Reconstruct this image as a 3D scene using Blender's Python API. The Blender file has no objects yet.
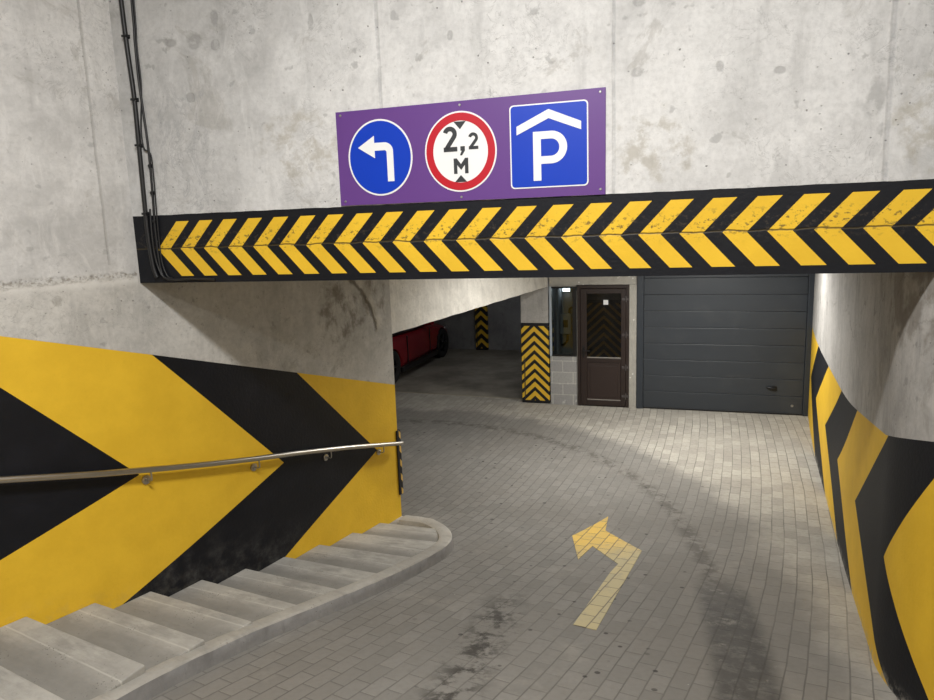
import bpy, bmesh, math, random
from mathutils import Vector, Matrix
random.seed(7)
PI = math.pi
S = bpy.context.scene
COL = S.collection

# ------------------------------------------------------------------ camera
EYE = 3.1
f_px = 700.0
pit = math.atan(121 * math.cos(math.radians(2)) / f_px)
rol = math.radians(2.0)
Fw = Vector((0, math.cos(pit), -math.sin(pit)))
R0 = Vector((1, 0, 0)); U0 = Vector((0, math.sin(pit), math.cos(pit)))
Rt = math.cos(rol) * R0 - math.sin(rol) * U0
Up = math.sin(rol) * R0 + math.cos(rol) * U0
cam_d = bpy.data.cameras.new('camera'); cam = bpy.data.objects.new('camera', cam_d); COL.objects.link(cam)
cam_d.sensor_fit = 'HORIZONTAL'; cam_d.sensor_width = 36.0; cam_d.lens = 36.0 * f_px / 934.0
cam_d.clip_start = 0.05; cam_d.clip_end = 100
M3 = Matrix((Rt, Up, -Fw)).transposed()
cam.matrix_world = Matrix.Translation((0, 0, EYE)) @ M3.to_4x4()
S.camera = cam

# ------------------------------------------------------------------ world, exposure
w = bpy.data.worlds.new('world'); S.world = w; w.use_nodes = True
w.node_tree.nodes['Background'].inputs[0].default_value = (0.8, 0.9, 1.0, 1)
w.node_tree.nodes['Background'].inputs[1].default_value = 0.0
S.view_settings.view_transform = 'Standard'; S.view_settings.look = 'None'
S.view_settings.exposure = 0.0; S.view_settings.gamma = 1.0
S.view_settings.use_curve_mapping = False

# (x, y, z, turn about z, length, width, watts, colour): ceiling luminaires, with fill lamps added in the bay
LAMPS_NEAR = [(-0.45, 1.3, 5.5, 0.0, 1.25, 0.16, 250, (1.0, 0.985, 0.96)),
              (0.60, -1.6, 5.5, 0.0, 1.25, 0.16, 72, (1.0, 0.985, 0.96))]
LAMPS_FAR = [(3.3, 9.3, 2.88, -0.33, 1.25, 0.16, 98, (1.0, 0.98, 0.93)),
             (1.3, 8.3, 2.88, 1.15, 1.25, 0.16, 70, (1.0, 0.98, 0.94))]
LAMPS_PARK_FILL = [(-1.2, 11.2, 2.88, -0.33, 1.25, 0.16, 6, (0.95, 0.97, 1.0)), (1.0, 15.2, 2.88, -0.33, 1.25, 0.16, 7, (0.92, 0.96, 1.0))]  # unseen lamps added to brighten the parking bay

# ------------------------------------------------------------------ node helper
class V:
    """value socket wrapper with arithmetic"""
    def __init__(s, nt, sock): s.nt = nt; s.s = sock
    def _m(s, op, *a, clamp=False):
        n = s.nt.nodes.new('ShaderNodeMath'); n.operation = op; n.use_clamp = clamp
        for i, x in enumerate((s,) + a):
            if isinstance(x, V): s.nt.links.new(x.s, n.inputs[i])
            else: n.inputs[i].default_value = x
        return V(s.nt, n.outputs[0])
    def __add__(s, o): return s._m('ADD', o)
    __radd__ = __add__
    def __sub__(s, o): return s._m('SUBTRACT', o)
    def __rsub__(s, o): return (s * -1.0) + o
    def __mul__(s, o): return s._m('MULTIPLY', o)
    __rmul__ = __mul__
    def __truediv__(s, o): return s._m('DIVIDE', o)
    def __neg__(s): return s * -1.0
    def gt(s, o): return s._m('GREATER_THAN', o)
    def lt(s, o): return s._m('LESS_THAN', o)
    def mx(s, o): return s._m('MAXIMUM', o)
    def mn(s, o): return s._m('MINIMUM', o)
    def ab(s): return s._m('ABSOLUTE')
    def sq(s): return s._m('SQRT')
    def pw(s, o): return s._m('POWER', o)
    def fr(s): return s._m('FRACT')
    def flo(s): return s._m('FLOOR')
    def mod2(s): return s._m('FLOORED_MODULO', 2.0)
    def sat(s): return s._m('ADD', 0.0, clamp=True)
    def step(s, a, b):
        """smooth ramp from 0 at a to 1 at b"""
        n = s.nt.nodes.new('ShaderNodeMapRange'); n.interpolation_type = 'SMOOTHSTEP'
        s.nt.links.new(s.s, n.inputs['Value'])
        inv = a > b
        n.inputs['From Min'].default_value = min(a, b); n.inputs['From Max'].default_value = max(a, b)
        n.inputs['To Min'].default_value = 1.0 if inv else 0.0; n.inputs['To Max'].default_value = 0.0 if inv else 1.0
        return V(s.nt, n.outputs[0])

class Mat:
    def __init__(s, name, rough=0.7, metal=0.0, spec=0.5):
        m = bpy.data.materials.new(name); m.use_nodes = True; s.m = m; s.nt = m.node_tree
        s.b = s.nt.nodes['Principled BSDF']
        s.b.inputs['Roughness'].default_value = rough; s.b.inputs['Metallic'].default_value = metal
        s.b.inputs['Specular IOR Level'].default_value = spec
        tc = s.nt.nodes.new('ShaderNodeTexCoord'); s.tc = tc
        s.objc = tc.outputs['Object']
        sp = s.nt.nodes.new('ShaderNodeSeparateXYZ'); s.nt.links.new(s.objc, sp.inputs[0])
        s.x, s.y, s.z = (V(s.nt, sp.outputs[i]) for i in range(3))
        s.bump_in = None
    def uv(s):
        sp = s.nt.nodes.new('ShaderNodeSeparateXYZ'); s.nt.links.new(s.tc.outputs['UV'], sp.inputs[0])
        return V(s.nt, sp.outputs[0]), V(s.nt, sp.outputs[1])
    def vec(s, x, y, z=0.0):
        n = s.nt.nodes.new('ShaderNodeCombineXYZ')
        for i, a in enumerate((x, y, z)):
            if isinstance(a, V): s.nt.links.new(a.s, n.inputs[i])
            else: n.inputs[i].default_value = a
        return n.outputs[0]
    def noise(s, vec=None, scale=5.0, detail=4.0, rough=0.55, dist=0.0):
        n = s.nt.nodes.new('ShaderNodeTexNoise'); s.nt.links.new(vec or s.objc, n.inputs['Vector'])
        n.inputs['Scale'].default_value = scale; n.inputs['Detail'].default_value = detail
        n.inputs['Roughness'].default_value = rough; n.inputs['Distortion'].default_value = dist
        return V(s.nt, n.outputs['Fac'])
    def voro(s, vec=None, scale=20.0, rnd=1.0, out='Distance'):
        n = s.nt.nodes.new('ShaderNodeTexVoronoi'); s.nt.links.new(vec or s.objc, n.inputs['Vector'])
        n.inputs['Scale'].default_value = scale; n.inputs['Randomness'].default_value = rnd
        return V(s.nt, n.outputs[out])
    def col(s, c):
        n = s.nt.nodes.new('ShaderNodeRGB'); n.outputs[0].default_value = (c[0], c[1], c[2], 1); return n.outputs[0]
    def mix(s, fac, a, b, mode='MIX'):
        n = s.nt.nodes.new('ShaderNodeMix'); n.data_type = 'RGBA'; n.blend_type = mode
        if isinstance(fac, V): s.nt.links.new(fac.s, n.inputs[0])
        else: n.inputs[0].default_value = fac
        for i, c in ((6, a), (7, b)):
            if isinstance(c, tuple): n.inputs[i].default_value = (c[0], c[1], c[2], 1)
            else: s.nt.links.new(c, n.inputs[i])
        return n.outputs[2]
    def base(s, c):
        if isinstance(c, tuple): s.b.inputs['Base Color'].default_value = (c[0], c[1], c[2], 1)
        else: s.nt.links.new(c, s.b.inputs['Base Color'])
    def rough(s, v): s.nt.links.new(v.s, s.b.inputs['Roughness'])
    def bump(s, v, dist=0.01, strength=0.5):
        n = s.nt.nodes.new('ShaderNodeBump'); n.inputs['Strength'].default_value = strength
        n.inputs['Distance'].default_value = dist; s.nt.links.new(v.s, n.inputs['Height'])
        if s.bump_in: s.nt.links.new(s.bump_in, n.inputs['Normal'])
        s.bump_in = n.outputs[0]; s.nt.links.new(s.bump_in, s.b.inputs['Normal'])

def plain(name, c, rough=0.5, metal=0.0, var=0.06, scale=18.0, bump=0.0, spec=0.5):
    m = Mat(name, rough, metal, spec)
    n = m.noise(scale=scale, detail=3)
    m.base(m.mix(n, tuple(x * (1 - var) for x in c), tuple(min(1, x * (1 + var)) for x in c)))
    if bump: m.bump(n, bump, 0.4)
    return m.m

BLACK = (0.0060, 0.0068, 0.0100)
YEL = (0.80, 0.50, 0.030)

def concrete_col(m, U, Z, base, seed=0.0, dark=1.0, streak=1.0):
    """mottled cast concrete: cloudy tone, runs, blotches and blow holes"""
    v = m.vec(U + seed, Z + seed * 0.37, seed)
    vs = m.vec(U * 1.0 + seed, Z * 0.16, seed)
    big = m.noise(v, 0.9, 5, 0.6)
    mid = m.noise(v, 4.5, 6, 0.65, 0.4)
    fine = m.noise(v, 30, 5, 0.7)
    st = m.noise(vs, 9, 5, 0.6)
    c = tuple(base)
    lo = tuple(x * 0.72 for x in base); hi = tuple(min(1, x * 1.14) for x in base)
    col = m.mix(big.step(0.32, 0.66), lo, hi)
    col = m.mix(mid.step(0.30, 0.75) * 0.55, col, tuple(min(1, x * 1.25) for x in base))
    col = m.mix(st.step(0.52, 0.78) * (0.42 * streak), col, tuple(x * 0.52 for x in base))
    blot = m.noise(v, 2.3, 6, 0.72, 0.7).step(0.585, 0.66)
    col = m.mix(blot * (0.42 * dark), col, (base[0] * 0.50, base[1] * 0.47, base[2] * 0.42))
    small = m.noise(v, 11, 3, 0.5).step(0.66, 0.72)
    col = m.mix(small * (0.5 * dark), col, tuple(x * 0.42 for x in base))
    col = m.mix(fine.step(0.35, 0.75) * 0.32, col, tuple(x * 0.55 for x in base))
    pit_ = (m.voro(v, 21) + (m.noise(v, 60, 2) - 0.5) * 0.25).step(0.13, 0.05) * m.noise(v, 3.1, 3).step(0.48, 0.60)
    col = m.mix(pit_ * 0.75, col, tuple(x * 0.25 for x in base))
    ww = m.noise(m.vec(U * 1.2 + seed, Z * 0.5, seed + 3.0), 6, 8, 0.72, 0.8).step(0.50, 0.62)
    col = m.mix(ww * 0.22, col, tuple(min(0.86, x * 1.35) for x in base))
    gm = m.noise(v, 3.2, 9, 0.78, 0.5).step(0.50, 0.64)
    col = m.mix(gm * (0.26 * dark), col, tuple(x * 0.58 for x in base))
    ck = m.noise(v, 42, 4, 0.8).step(0.60, 0.70) * m.noise(v, 2.6, 4, 0.7).step(0.46, 0.60)
    col = m.mix(ck * (0.42 * dark), col, tuple(x * 0.42 for x in base))
    dp = m.noise(v, 19, 6, 0.75, 0.3).step(0.60, 0.70) * m.noise(v, 1.9, 3).step(0.46, 0.60)
    col = m.mix(dp * (0.62 * dark), col, tuple(x * 0.45 for x in base))
    scr = (m.noise(v, 5.0, 8, 0.62, 1.6) - 0.5).ab().step(0.012, 0.0) * m.noise(v, 1.6, 2).step(0.5, 0.62)
    col = m.mix(scr * 0.45, col, tuple(x * 0.45 for x in base))
    hgt = mid * 0.5 + fine * 0.25 - pit_ * 1.2
    return col, hgt

def line_u(m, U, Z, u0, slope=0.0, wd=0.012, wob=0.02):
    """a formwork joint: thin wavering vertical line"""
    n = m.noise(m.vec(0.0, Z, u0), 2.5, 6, 0.7) - 0.5
    return ((U - u0 - Z * slope + n * wob).ab()).step(wd, wd * 0.25)

def spot(m, U, Z, u0, z0, a, b, wob=0.06):
    n = m.noise(m.vec(U, Z, u0 * 3.1), 9, 4) - 0.5
    d = (((U - u0) / a).pw(2.0) + ((Z - z0) / b).pw(2.0)).sq() + n * 1.5
    return d.step(1.1, 0.7)

def chevrons(*edges):
    """parity of V edges; every edge = boolean value"""
    t = edges[0]
    for e in edges[1:]: t = t + e
    return t.mod2()

def paint_mix(m, U, Z, yel_mask, seed=0.0):
    n = m.noise(m.vec(U, Z, seed), 3.5, 5, 0.6)
    n2 = m.noise(m.vec(U, Z, seed), 40, 3, 0.6)
    y = m.mix(n.step(0.3, 0.72), (YEL[0] * 0.93, YEL[1] * 0.92, YEL[2]), (YEL[0] * 1.03, YEL[1] * 1.04, YEL[2] * 1.2))
    y = m.mix(n2.step(0.60, 0.8) * 0.18, y, tuple(x * 0.6 for x in YEL))
    k = m.mix(n.step(0.45, 0.75), BLACK, (0.009, 0.010, 0.0145))
    # chips of bare concrete
    ch = m.noise(m.vec(U, Z, seed + 4), 14, 5, 0.7).step(0.735, 0.76)
    c = m.mix(yel_mask, k, y)
    return m.mix(ch * 0.5, c, (0.30, 0.28, 0.24)), n2 * 0.3 + n * 0.2

# ------------------------------------------------------------------ materials of the setting
UPPER = (0.575, 0.57, 0.56)
LOWER = (0.44, 0.415, 0.375)

def mat_wall_front():
    m = Mat('front_wall_concrete_and_paint', 0.82)
    U, Z = m.x, m.z
    col, h = concrete_col(m, U, Z, UPPER, 1.7, 0.9)
    for (u0, sl, wd) in ((1.77, 0.0, 0.016), (3.08, 0.0, 0.012), (4.36, 0.0, 0.018)):
        ln = line_u(m, U, Z, u0, sl, wd)
        col = m.mix(ln * m.noise(m.vec(U, Z, 20.0), 9, 5, 0.7).step(0.35, 0.6) * 0.45, col, (0.27, 0.27, 0.28)); h = h - ln * 0.6
    sp = None
    for (u0, z0, a, b) in ((0.40, 4.29, .05, .03), (0.56, 4.28, .065, .05), (0.72, 4.40, .03, .05), (0.71, 4.25, .03, .035),
                           (0.50, 3.96, .03, .03), (1.36, 4.31, .02, .05), (2.20, 4.15, .02, .03), (3.60, 3.86, .025, .03),
                           (3.88, 3.81, .03, .02), (3.2, 3.86, .04, .03), (4.30, 3.64, .05, .09), (3.2, 4.2, .04, .03)):
        t = spot(m, U, Z, u0, z0, a, b); sp = t if sp is None else sp.mx(t)
    sp = sp * (m.noise(m.vec(U, Z, 12.0), 16, 4, 0.6).step(0.36, 0.50) * 0.6 + 0.4)
    col = m.mix(sp * 0.55, col, (0.28, 0.275, 0.27)); h = h - sp * 0.3
    br = spot(m, U, Z, 1.22, 3.62, .28, .22).mx(spot(m, U, Z, 3.30, 3.50, .22, .18)).mx(spot(m, U, Z, 4.6, 3.55, .22, .3))
    br = br * m.noise(m.vec(U, Z, 3.0), 8, 6, 0.7).step(0.45, 0.62)
    col = m.mix(br * 0.55, col, (0.33, 0.30, 0.24))
    # worn scratched strip right of the cables
    ws = (U - 0.42).ab().step(0.32, 0.12) * (m.noise(m.vec(U * 1.0, Z * 0.5, 5.0), 8, 7, 0.68, 1.2) - 0.5).ab().step(0.035, 0.0)
    ws = ws * Z.step(4.1, 3.95)
    col = m.mix(ws * 0.5, col, (0.32, 0.32, 0.33))
    # painted warning band
    band = (Z + (m.noise(m.vec(U, 0.0, 2.0), 6, 4) - 0.5) * 0.012).lt(3.257)
    a2 = 0.001067; b1 = 0.17487
    def idx(u):
        return ((u * (4 * a2) - (0.139 * 4 * a2) + b1 * b1).mx(0.0001).sq() - b1) / (2 * a2)
    crack = m.noise(m.vec(U, 0.0, 9.0), 7, 5) * 0.03 - 0.015
    arm = (Z - 3.037).ab()
    uu = U - arm * 0.93
    ix = idx(uu)
    ok = ix.gt(-0.02) * arm.lt(0.176)
    yel = ix.fr().lt(0.545) * ok
    pc, ph = paint_mix(m, U, Z, yel, 3.0)
    # crack between the two plaster boards and dark scuffs near it
    cr = (Z - 3.043 + crack).ab().step(0.007, 0.001)
    sc = m.noise(m.vec(U, Z * 1.4, 6.0), 30, 4, 0.7).step(0.54, 0.62) * (Z - 3.085).ab().step(0.11, 0.01)
    pc = m.mix(cr * 0.8, pc, (0.06, 0.045, 0.02)); pc = m.mix(sc * 0.75, pc, (0.05, 0.04, 0.03))
    col = m.mix(band, col, pc)
    m.base(col); m.bump(h * (1.0 - band) + (ph - cr * 0.6) * band, 0.012, 0.5)
    m.rough(0.85 - band * 0.35); m.b.inputs['Specular IOR Level'].default_value = 0.28
    return m.m

def mat_wall_left():
    m = Mat('left_wall_concrete_and_paint', 0.8)
    U, Z = m.uv()
    col, h = concrete_col(m, U, Z, (0.52, 0.505, 0.475), 5.2, 1.0)
    # upper lift of the wall is paler
    c2, h2 = concrete_col(m, U, Z, (0.62, 0.61, 0.595), 8.1, 0.8)
    up = Z.step(2.80, 2.92)
    col = m.mix(up, col, c2)
    for u0, z0, z1 in ((2.93, 2.95, 6.0), (2.69, 2.95, 6.0)):
        ln = line_u(m, U, Z, u0, 0.0, 0.013) * Z.gt(z0)
        col = m.mix(ln * 0.5, col, (0.33, 0.32, 0.31)); h = h - ln * 0.5
    # rough construction joint
    jn = (m.noise(m.vec(U * 1.3, Z * 2, 1.0), 9, 6, 0.75) - 0.5)
    rj = (Z - 2.872 + jn * 0.10).ab().step(0.035, 0.005) * U.gt(2.75)
    col = m.mix(rj * m.noise(m.vec(U, Z, 2.0), 45, 3).step(0.42, 0.62) * 0.8, col, (0.20, 0.18, 0.15))
    lt = (Z - 2.845).ab().step(0.05, 0.0) * U.gt(2.75)
    col = m.mix(lt * 0.5, col, (0.72, 0.70, 0.66))
    h = h + rj * jn * 4.0
    # brown stain where the lintel springs
    stn = spot(m, U, Z, 0.75, 2.35, .30, .30).mx(spot(m, U, Z, 0.25, 2.5, .25, .2)) * m.noise(m.vec(U, Z * .6, 3.0), 7, 6, 0.7).step(0.4, 0.62)
    col = m.mix(stn * 0.75, col, (0.15, 0.13, 0.10))
    # ragged crease where wall and lintel were cast against each other
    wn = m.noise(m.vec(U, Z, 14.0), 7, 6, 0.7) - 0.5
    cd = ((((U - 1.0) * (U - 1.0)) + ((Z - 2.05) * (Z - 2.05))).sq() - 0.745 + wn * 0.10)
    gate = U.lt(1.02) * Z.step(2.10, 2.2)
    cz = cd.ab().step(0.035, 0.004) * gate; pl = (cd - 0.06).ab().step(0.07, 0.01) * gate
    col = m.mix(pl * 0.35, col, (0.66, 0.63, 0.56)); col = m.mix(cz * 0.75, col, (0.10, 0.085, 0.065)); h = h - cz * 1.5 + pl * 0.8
    # paint: below a line that climbs with the stair, chevrons pointing downhill
    H = Z - U * 0.28
    top = (Z - U * 0.288).lt(1.546)
    def edge(ut, ht, ku, kd):
        d = H - ht
        return (U - d.mx(0.0) * ku - (-d).mx(0.0) * kd).gt(ut)
    ea = edge(2.90, 0.715, 1.36, 1.80); eb = edge(1.595, 0.76, 1.38, 1.60); ec = edge(0.345, 0.85, 1.44, 1.42)
    ed = edge(4.05, 0.70, 1.36, 1.75); ee = edge(5.4, 0.70, 1.36, 1.75); ef = edge(6.8, 0.70, 1.36, 1.75)
    blk = chevrons(ea, eb, ec, ed, ee, ef)
    pc, ph = paint_mix(m, U, Z, 1.0 - blk, 6.0)
    # whitish dust on the foot of the black stripe
    du = H.step(0.34, -0.12) * m.noise(m.vec(U, Z, 8.0), 7, 6, 0.7).step(0.40, 0.75) * blk
    pc = m.mix(du * 0.18, pc, (0.30, 0.29, 0.27))
    rub = H.step(-0.02, -0.22) * m.noise(m.vec(U, Z, 9.0), 10, 6, 0.7).step(0.45, 0.6)
    pc = m.mix(rub * 0.12, pc, (0.33, 0.30, 0.24))
    col = m.mix(top, col, pc)
    m.base(col); m.bump(h * (1.0 - top) + ph * top * 1.3, 0.012, 0.5)
    m.rough(0.85 - top * 0.38); m.b.inputs['Specular IOR Level'].default_value = 0.28
    return m.m

def mat_wall_right():
    m = Mat('right_wall_concrete_and_paint', 0.8)
    U, Z = m.uv()          # here Z is height over the floor
    col, h = concrete_col(m, U, Z, (0.46, 0.445, 0.425), 12.3, 0.9, 1.6)
    cr = (Z - 2.05 + U * -0.02 + (m.noise(m.vec(U, Z, 1.0), 2.2, 5, 0.6) - 0.5) * 1.2).ab().step(0.02, 0.003) * m.noise(m.vec(U, Z, 7.0), 1.3, 2).step(0.42, 0.52)
    col = m.mix(cr * 0.5, col, (0.16, 0.14, 0.12))
    st = spot(m, U, Z, 8.1, 2.30, .75, .34)
    col = m.mix(st * m.noise(m.vec(U, Z, 3.0), 5, 6).step(0.36, 0.52) * 0.6, col, (0.19, 0.165, 0.135))
    top = (Z - (U - 7.6).mx(0.0) * 0.09).lt(1.415)
    es = []
    for ut, ku, kd in ((0.62, 1.95, 2.45), (2.03, 1.95, 2.45), (3.37, 1.95, 2.45), (4.72, 1.95, 2.45), (6.30, 1.95, 2.45), (7.80, 0.92, 1.15), (9.6, 1.5, 1.5), (11.0, 1.5, 1.5)):
        d = Z - 0.71
        es.append((U - d.mx(0.0) * ku - (-d).mx(0.0) * kd).gt(ut))
    blk = chevrons(*es)
    pc, ph = paint_mix(m, U, Z, 1.0 - blk, 11.0)
    rub = Z.step(0.10, 0.0) * m.noise(m.vec(U, Z, 9.0), 12, 6, 0.7).step(0.42, 0.6)
    pc = m.mix(rub * 0.6, pc, (0.36, 0.34, 0.30))
    col = m.mix(top, col, pc)
    m.base(col); m.bump(h * (1.0 - top) + ph * top, 0.012, 0.5)
    m.rough(0.85 - top * 0.22); m.b.inputs['Specular IOR Level'].default_value = 0.3
    return m.m

def mat_concrete(name, base, seed=0.0, dark=1.0, rough=0.85, streak=1.0):
    m = Mat(name, rough)
    c, h = concrete_col(m, m.x + m.y * 0.6, m.z + m.y * 0.3, base, seed, dark, streak)
    m.base(c); m.bump(h, 0.012, 0.5)
    return m.m

def paver_parts(m):
    X, Y = m.x, m.y
    cx, cy = -32.7, 22.8
    dx = X - cx; dy = Y - cy
    r = (dx * dx + dy * dy).sq()
    ang = dy._m('ARCTAN2', dx) * 38.0
    wob = (m.noise(m.vec(X, Y, 0.0), 1.1, 3) - 0.5) * 0.05
    n = m.nt.nodes.new('ShaderNodeTexBrick')
    m.nt.links.new(m.vec(ang + wob, r + wob * 0.6), n.inputs['Vector'])
    n.inputs['Color1'].default_value = (0, 0, 0, 1); n.inputs['Color2'].default_value = (1, 1, 1, 1)
    n.inputs['Mortar'].default_value = (0.5, 0.5, 0.5, 1)
    n.inputs['Scale'].default_value = 1.0; n.inputs['Mortar Size'].default_value = 0.0045
    n.inputs['Mortar Smooth'].default_value = 0.25
    n.inputs['Brick Width'].default_value = 0.205; n.inputs['Row Height'].default_value = 0.112
    n.offset = 0.5
    sp = m.nt.nodes.new('ShaderNodeSeparateColor'); m.nt.links.new(n.outputs['Color'], sp.inputs[0])
    tone = V(m.nt, sp.outputs[0]); mort = V(m.nt, n.outputs['Fac'])
    m.rowj = (((r + wob * 0.6) / 0.112).fr() - 0.5).ab().step(0.455, 0.49)
    return X, Y, tone, mort

def lateral(m, X, Y):
    """distance from the outer wheel track, positive towards the right wall"""
    ex = X + 1.6; ey = (Y - 7.0).mx(0.0) * 0.88
    arc = (ex * ex + ey * ey).sq() - 3.78
    q = (7.0 - Y).mx(0.0)
    return arc * Y.gt(7.0) + (X - 2.18 + q * 0.08 + q * q * 0.035) * (1.0 - Y.gt(7.0))

def mat_floor():
    m = Mat('block_paving', 0.75)
    X, Y, tone, mort = paver_parts(m)
    big = m.noise(scale=0.8, detail=5, rough=0.6); fine = m.noise(scale=22, detail=5, rough=0.7)
    L = lateral(m, X, Y)
    out = (L + (m.noise(scale=1.7, detail=4) - 0.5) * 0.7).step(0.45, 0.85)
    c = m.mix(tone, (0.190, 0.182, 0.166), (0.232, 0.222, 0.203))
    cl = m.mix(tone, (0.345, 0.325, 0.285), (0.46, 0.435, 0.38))
    c = m.mix(out, c, cl)
    c = m.mix(big.step(0.35, 0.7) * 0.35, c, (0.20, 0.18, 0.155))
    c = m.mix(fine.step(0.35, 0.8) * 0.35, c, (0.16, 0.145, 0.125))
    pale = m.noise(scale=1.3, detail=6, rough=0.7).step(0.55, 0.75)
    c = m.mix(pale * 0.25, c, (0.46, 0.43, 0.37))
    vis = m.noise(scale=0.9, detail=3).step(0.36, 0.60)
    c = m.mix(mort * (vis * 0.50 + 0.12), c, (0.105, 0.098, 0.088))
    c = m.mix(m.rowj * (m.noise(scale=1.4, detail=3).step(0.42, 0.60) * 0.45), c, (0.085, 0.08, 0.072))
    # sandy pale joints near kerb and far right
    # grime: the two wheel tracks
    nn = m.noise(scale=5.5, detail=6, rough=0.72)
    tA = (L - 0.02).ab().step(0.25, 0.12) * Y.step(5.5, 4.8) * nn.step(0.30, 0.42)
    tA2 = L.ab().step(0.15, 0.02) * nn.step(0.43, 0.55) * Y.gt(4.6)
    tB = (L + 1.62).ab().step(0.24, 0.03) * nn.step(0.44, 0.58) * Y.step(5.3, 4.4)
    c = m.mix(tA * (m.noise(scale=8, detail=5, rough=0.7).step(0.30, 0.55) * 0.42 + 0.46 + tone * 0.1), c, (0.022, 0.019, 0.016))
    c = m.mix(tA2 * 0.75, c, (0.075, 0.066, 0.056))
    c = m.mix(tB * 0.85, c, (0.03, 0.026, 0.022))
    band = (L + 0.1).ab().step(0.9, 0.1)
    c = m.mix(band * 0.22, c, (0.13, 0.12, 0.105))
    # oil drips
    vd = m.voro(scale=6.0).step(0.13, 0.08) * m.noise(scale=1.9, detail=2).step(0.40, 0.52) * (L + 0.9).ab().step(1.6, 0.7)
    c = m.mix(vd * 0.85, c, (0.035, 0.03, 0.028))
    vd2 = m.voro(scale=2.6, out='Distance').step(0.070, 0.045) * (L + 0.9).ab().step(2.2, 1.0)
    c = m.mix(vd2 * 0.7, c, (0.03, 0.027, 0.025))
    # white specks
    vw = m.voro(m.vec(X, Y, 4.0), 6.0).step(0.045, 0.02) * m.noise(m.vec(X, Y, 9.0), 1.3, 2).step(0.52, 0.62)
    c = m.mix(vw * 0.5, c, (0.62, 0.60, 0.55))
    # poured concrete of the parking bay beyond the paving
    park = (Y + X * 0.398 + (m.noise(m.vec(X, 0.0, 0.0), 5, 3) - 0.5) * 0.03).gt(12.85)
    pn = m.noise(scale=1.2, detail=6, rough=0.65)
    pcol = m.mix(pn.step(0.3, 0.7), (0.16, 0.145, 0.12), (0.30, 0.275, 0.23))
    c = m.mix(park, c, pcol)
    ln = (Y + X * 0.398 - 12.85).ab().step(0.05, 0.02)
    c = m.mix(ln * 0.35, c, (0.45, 0.40, 0.26))
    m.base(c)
    cob = tone * 0.15
    m.bump((fine * 0.25 + cob) - mort * (1.0 - park) * 1.0, 0.006, 0.7)
    m.rough(0.72 + fine * 0.2 - tA * 0.15)
    return m.m

def mat_arrow():
    m = Mat('worn_yellow_road_paint', 0.6)
    X, Y, tone, mort = paver_parts(m)
    n = m.noise(scale=9, detail=6, rough=0.7)
    far = (Y - X * 0.55).step(5.0, 5.75)
    worn = m.mix(tone, (0.42, 0.36, 0.20), (0.50, 0.41, 0.20))
    fresh = m.mix(tone, (0.62, 0.42, 0.09), (0.72, 0.47, 0.08))
    c = m.mix(far, worn, fresh)
    c = m.mix(n.step(0.50, 0.72) * 0.55, c, (0.28, 0.25, 0.19))
    c = m.mix(mort * 0.85, c, (0.12, 0.10, 0.07))
    m.base(c); m.bump(n * 0.3 - mort, 0.006, 0.7)
    return m.m

def mat_stair(name='stair_screed', base=(0.40, 0.38, 0.34), dark_marks=False):
    m = Mat(name, 0.85)
    big = m.noise(scale=1.6, detail=6, rough=0.65); fine = m.noise(scale=26, detail=5, rough=0.7)
    v = m.vec(m.x * 0.55 - m.y * 0.2, m.y * 2.2 + m.x * 1.1, m.z)
    strk = m.noise(v, 3.5, 6, 0.65)
    c = m.mix(big.step(0.3, 0.7), tuple(x * 0.78 for x in base), tuple(x * 1.16 for x in base))
    c = m.mix(strk.step(0.50, 0.72) * 0.45, c, tuple(x * 0.52 for x in base))
    c = m.mix(fine.step(0.4, 0.8) * 0.3, c, tuple(x * 0.5 for x in base))
    if dark_marks:
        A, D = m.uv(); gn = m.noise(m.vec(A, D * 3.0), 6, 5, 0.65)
        band = (D + (gn - 0.5) * 0.16).step(0.31, 0.15)  # darker band along the riser foot of each tread
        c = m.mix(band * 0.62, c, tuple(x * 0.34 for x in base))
        ln = ((D - 0.285 + (gn - 0.5) * 0.01).ab()).step(0.008, 0.002)
        c = m.mix(ln * 0.5, c, tuple(min(1, x * 1.35) for x in base))
        mid_ = (A - (A / 3.1).flo() * 3.1 - 0.62).ab().step(0.45, 0.05) * gn.step(0.35, 0.65)
        c = m.mix(mid_ * 0.50, c, tuple(x * 0.45 for x in base))
        pp = m.voro(m.vec(A, D), 55).step(0.22, 0.12) * m.noise(m.vec(A, D), 5, 2).step(0.50, 0.62) * D.step(0.40, 0.25)
        c = m.mix(pp * 0.8, c, (0.05, 0.045, 0.04))
    pit_ = m.voro(scale=34).step(0.17, 0.08) * m.noise(scale=3.2, detail=2).step(0.54, 0.62)
    c = m.mix(pit_ * 0.7, c, (0.09, 0.075, 0.06))
    m.base(c); m.bump(big * 0.3 + fine * 0.4 - pit_, 0.008, 0.6)
    return m.m

def mat_chevron_pillar(name, half, period, thick, ztop, flip=1.0, dim=1.0):
    """pillar with upward pointing chevrons; local x across the face, z up"""
    m = Mat(name, 0.6)
    X, Z = m.x, m.z
    col, h = concrete_col(m, X + m.y, Z, (0.42, 0.405, 0.38), 3.3, 0.7)
    t = ((Z + X.ab() * flip * 0.95 + 0.03) / period).fr()
    yel = t.lt(thick) * Z.lt(ztop - 0.055) * Z.gt(0.05)
    pc, ph = paint_mix(m, X + m.y, Z, yel, 2.0)
    if half == 0.3: yel = yel * X.ab().lt(0.25) * Z.gt(0.98)
    # worn vertical scrape on the left of the face
    sc = (X + half * 0.72).ab().step(0.02, 0.008) * (Z - 0.45).ab().step(0.42, 0.30)
    pc = m.mix(sc * 0.8, pc, (0.03, 0.03, 0.03))
    p = Z.lt(ztop)
    m.base(m.mix(p, col, pc)); m.bump(h * (1.0 - p), 0.01, 0.4)
    return m.m

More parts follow.
